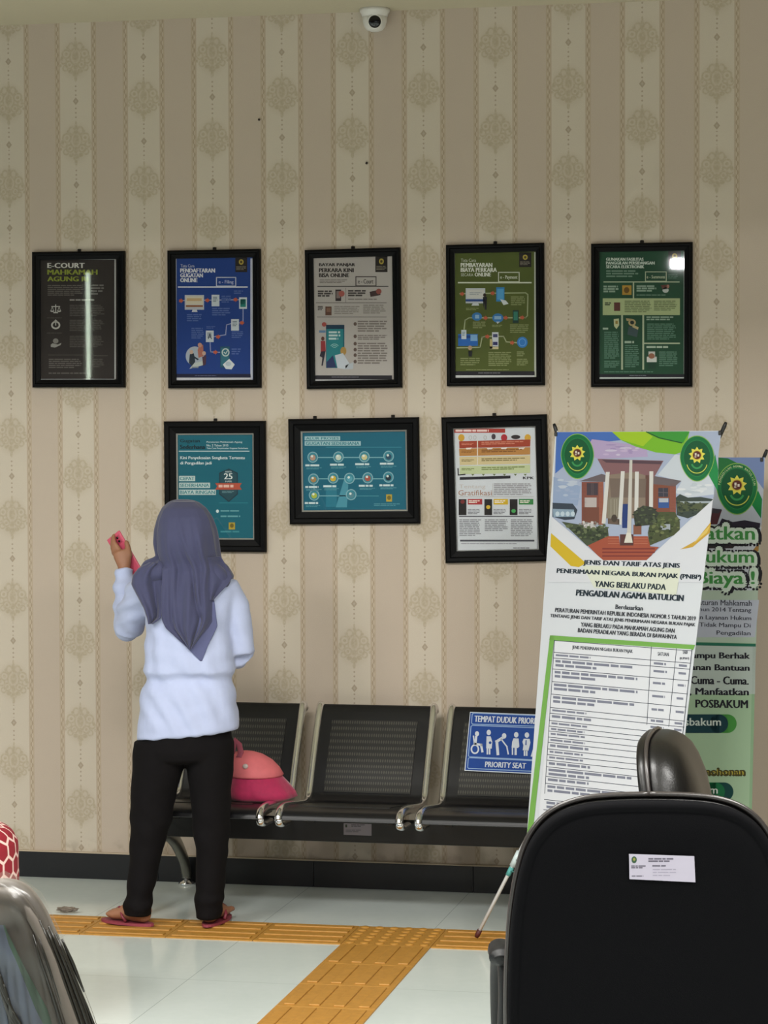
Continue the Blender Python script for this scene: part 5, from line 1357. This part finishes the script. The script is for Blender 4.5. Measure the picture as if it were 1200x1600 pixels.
def halfw(z):
    for (z0_, w0), (z1_, w1) in zip(HW[:-1], HW[1:]):
        if z1_ <= z <= z0_: return w0+(w1-w0)*(z0_-z)/(z0_-z1_)
    return HW[-1][1]
HW = [(z, w_*.90) for z, w_ in HW]
def film_pt(s_, v, lift=0.0):
    z = ztop-(ztop-.46)*v**1.25; hw = halfw(z)+lift*.5
    x = hw*math.sin(s_*PI/2)
    dep = -.240-lift-.012*math.cos(s_*PI/2)-.10*(z-.45)+(1-math.cos(s_*PI/2))*.055
    cr = math.sin((s_*9+v*1.2)*5.2+1.5*noise.noise(Vector((s_*3, v*2, 0))))
    amp = .0055*min(1, v*2.2)*(.35+.65*abs(noise.noise(Vector((s_*2.2, v*.6, 3)))*1.6))
    crum = .011*noise.noise(Vector((s_*5, v*14, 7)))*max(0, 1-v*2.5)
    return Vector((x+cr*amp*.5, dep-abs(cr)*amp+crum, z))
vs_, fs = [], []
for j in range(nz+1):
    for k in range(nx+1): vs_.append(film_pt(-1+2*k/nx, j/nz))
n1 = nx+1
for j in range(nz):
    for k in range(nx): fs.append([j*n1+k, j*n1+k+1, (j+1)*n1+k+1, (j+1)*n1+k])
mb.add(vs_, fs, film(), True)
# gathered pleats of doubled film running down from the knot
pleat = mat('gathered_dark_film', '#16140f', .3)
rnp = random.Random(3)
def rib(s0, s1, v0, v1, r):
    pts = [film_pt(s0+(s1-s0)*t/12, v0+(v1-v0)*t/12, .0015) for t in range(13)]
    mb.tube(pts, [(r*(.25+.75*math.sin(PI*(.06+.88*t/12))), .0022) for t in range(13)], pleat, 8, up=(1, 0, 0))
for sg in (1, -1):
    for i in range(9):
        s0 = .50+.052*i; rib(sg*s0, sg*(s0+.01), .155+.012*abs(i-3)+rnp.uniform(0, .03), rnp.uniform(.34, .9), rnp.uniform(.0018, .0032))
    for i in range(10):
        s0 = .02+.03*i; rib(sg*(s0*.6), sg*(s0+.18+.01*i), .20+.02*i, .5+.03*i, rnp.uniform(.0018, .0034))
tag(mb.build('plastic_film', wc), 'shiny clear plastic film with creases')
mb = MB(M)
def strip(s_a, s_b, c):  # coloured strip painting in a reflection of the plastic film
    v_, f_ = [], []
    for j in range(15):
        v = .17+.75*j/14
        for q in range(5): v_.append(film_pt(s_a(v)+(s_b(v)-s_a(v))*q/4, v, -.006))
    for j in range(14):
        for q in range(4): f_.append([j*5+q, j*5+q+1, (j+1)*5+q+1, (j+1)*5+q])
    mb.add(v_, f_, mat('painted_reflection_'+c[1:], c, .6), True)
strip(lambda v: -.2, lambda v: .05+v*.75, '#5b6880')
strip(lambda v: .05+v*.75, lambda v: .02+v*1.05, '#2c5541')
tag(mb.build('painted_reflection', wc), 'blue-grey and green painted reflections under the film')

# ------------------------------------------------------------------ red honeycomb pouf at the left edge
def honey():
    m = bpy.data.materials.new('red_honeycomb_fabric'); m.use_nodes = True; nt = m.node_tree
    b = nt.nodes['Principled BSDF']; b.inputs['Roughness'].default_value = .8
    at = nt.nodes.new('ShaderNodeUVMap'); sp = nt.nodes.new('ShaderNodeSeparateXYZ'); nt.links.new(at.outputs[0], sp.inputs[0])
    X, Y = E(nt, sp.outputs[0]), E(nt, sp.outputs[1])
    s = 1.0; h = math.sqrt(3)
    def hexd(px_, py_):
        ax, ay = px_.abs(), py_.abs()
        return ax.max(ax*.5+ay*(h/2))
    ax_ = X.fmod(1.0)-.5; ay_ = Y.fmod(h)-h/2
    bx_ = (X+.5).fmod(1.0)-.5; by_ = (Y+h/2).fmod(h)-h/2
    d = hexd(ax_, ay_).min(hexd(bx_, by_))
    line = d.gt(.425, .02)
    nt.links.new(mixc(nt, line, rgb('#8e1426'), rgb('#e9c9c0')), b.inputs['Base Color'])
    return m
hm = honey()
pe = atD(28, 1330, 7.2)
pr_ = .27
rightv = Vector((CR.x, CR.y, 0)).normalized()
pcn = Vector((pe.x, pe.y, 0))-rightv*pr_
pf = thing('pouf', 'red upholstered pouf with a pale honeycomb pattern at the left edge of the photo', 'pouf', pcn)
ztopp = CAM.z-(1283-659)/(F_PX/7.2)
prof = spline([(.235, .03), (.262, .06), (.270, .15), (.270, ztopp-.10), (.262, ztopp-.045), (.235, ztopp-.015), (.17, ztopp), (.08, ztopp+.004), (.002, ztopp+.004)], 4)
mb = MB(); mb.lathe(prof, hm, pcn, 64); po = mb.build('cover', pf)
me = po.data; uv = me.uv_layers.new(name='UVMap'); cum = [0]
for (r0, z0), (r1, z1) in zip(prof[:-1], prof[1:]): cum.append(cum[-1]+math.hypot(r1-r0, z1-z0))
HX = .058
for p in me.polygons:
    ks = [me.loops[li].vertex_index % 64 for li in p.loop_indices]; wrap = max(ks)-min(ks) > 32 and len(ks) == 4
    for li in p.loop_indices:
        vi = me.loops[li].vertex_index; k = vi % 64; i = min(vi//64, len(cum)-1)
        if wrap and k == 0: k = 64
        uv.data[li].uv = (k/64*round(2*PI*pr_/HX), cum[i]/HX)
for k in range(4):
    a_ = PI/4+PI/2*k
    MB().lathe([(.018, .035), (.014, .0), (.001, .0)], plast, pcn+Vector((.19*math.cos(a_), .19*math.sin(a_), 0)), 14).build('foot', pf)

# ------------------------------------------------------------------ crumpled scrap on the paving at the left
sc = atZ(105, 1427); sc.z = .010
mb = MB()
bm = bmesh.new(); bmesh.ops.create_icosphere(bm, subdivisions=3, radius=1)
for v in bm.verts:
    q = 1+.5*noise.noise(v.co*2.3); v.co = Vector((v.co.x*.036*q, v.co.y*.016*q, v.co.z*.009*q))
mb.bm(bm, mat('scrap_paper', '#6f6459', .7, noise_amt=.5, noise_scale=60), sc+Vector((0, 0, .004)), None, False)
o = mb.build('paper_scrap'); tag(o, 'small crumpled brown scrap at the left end of the tactile strip', 'litter')
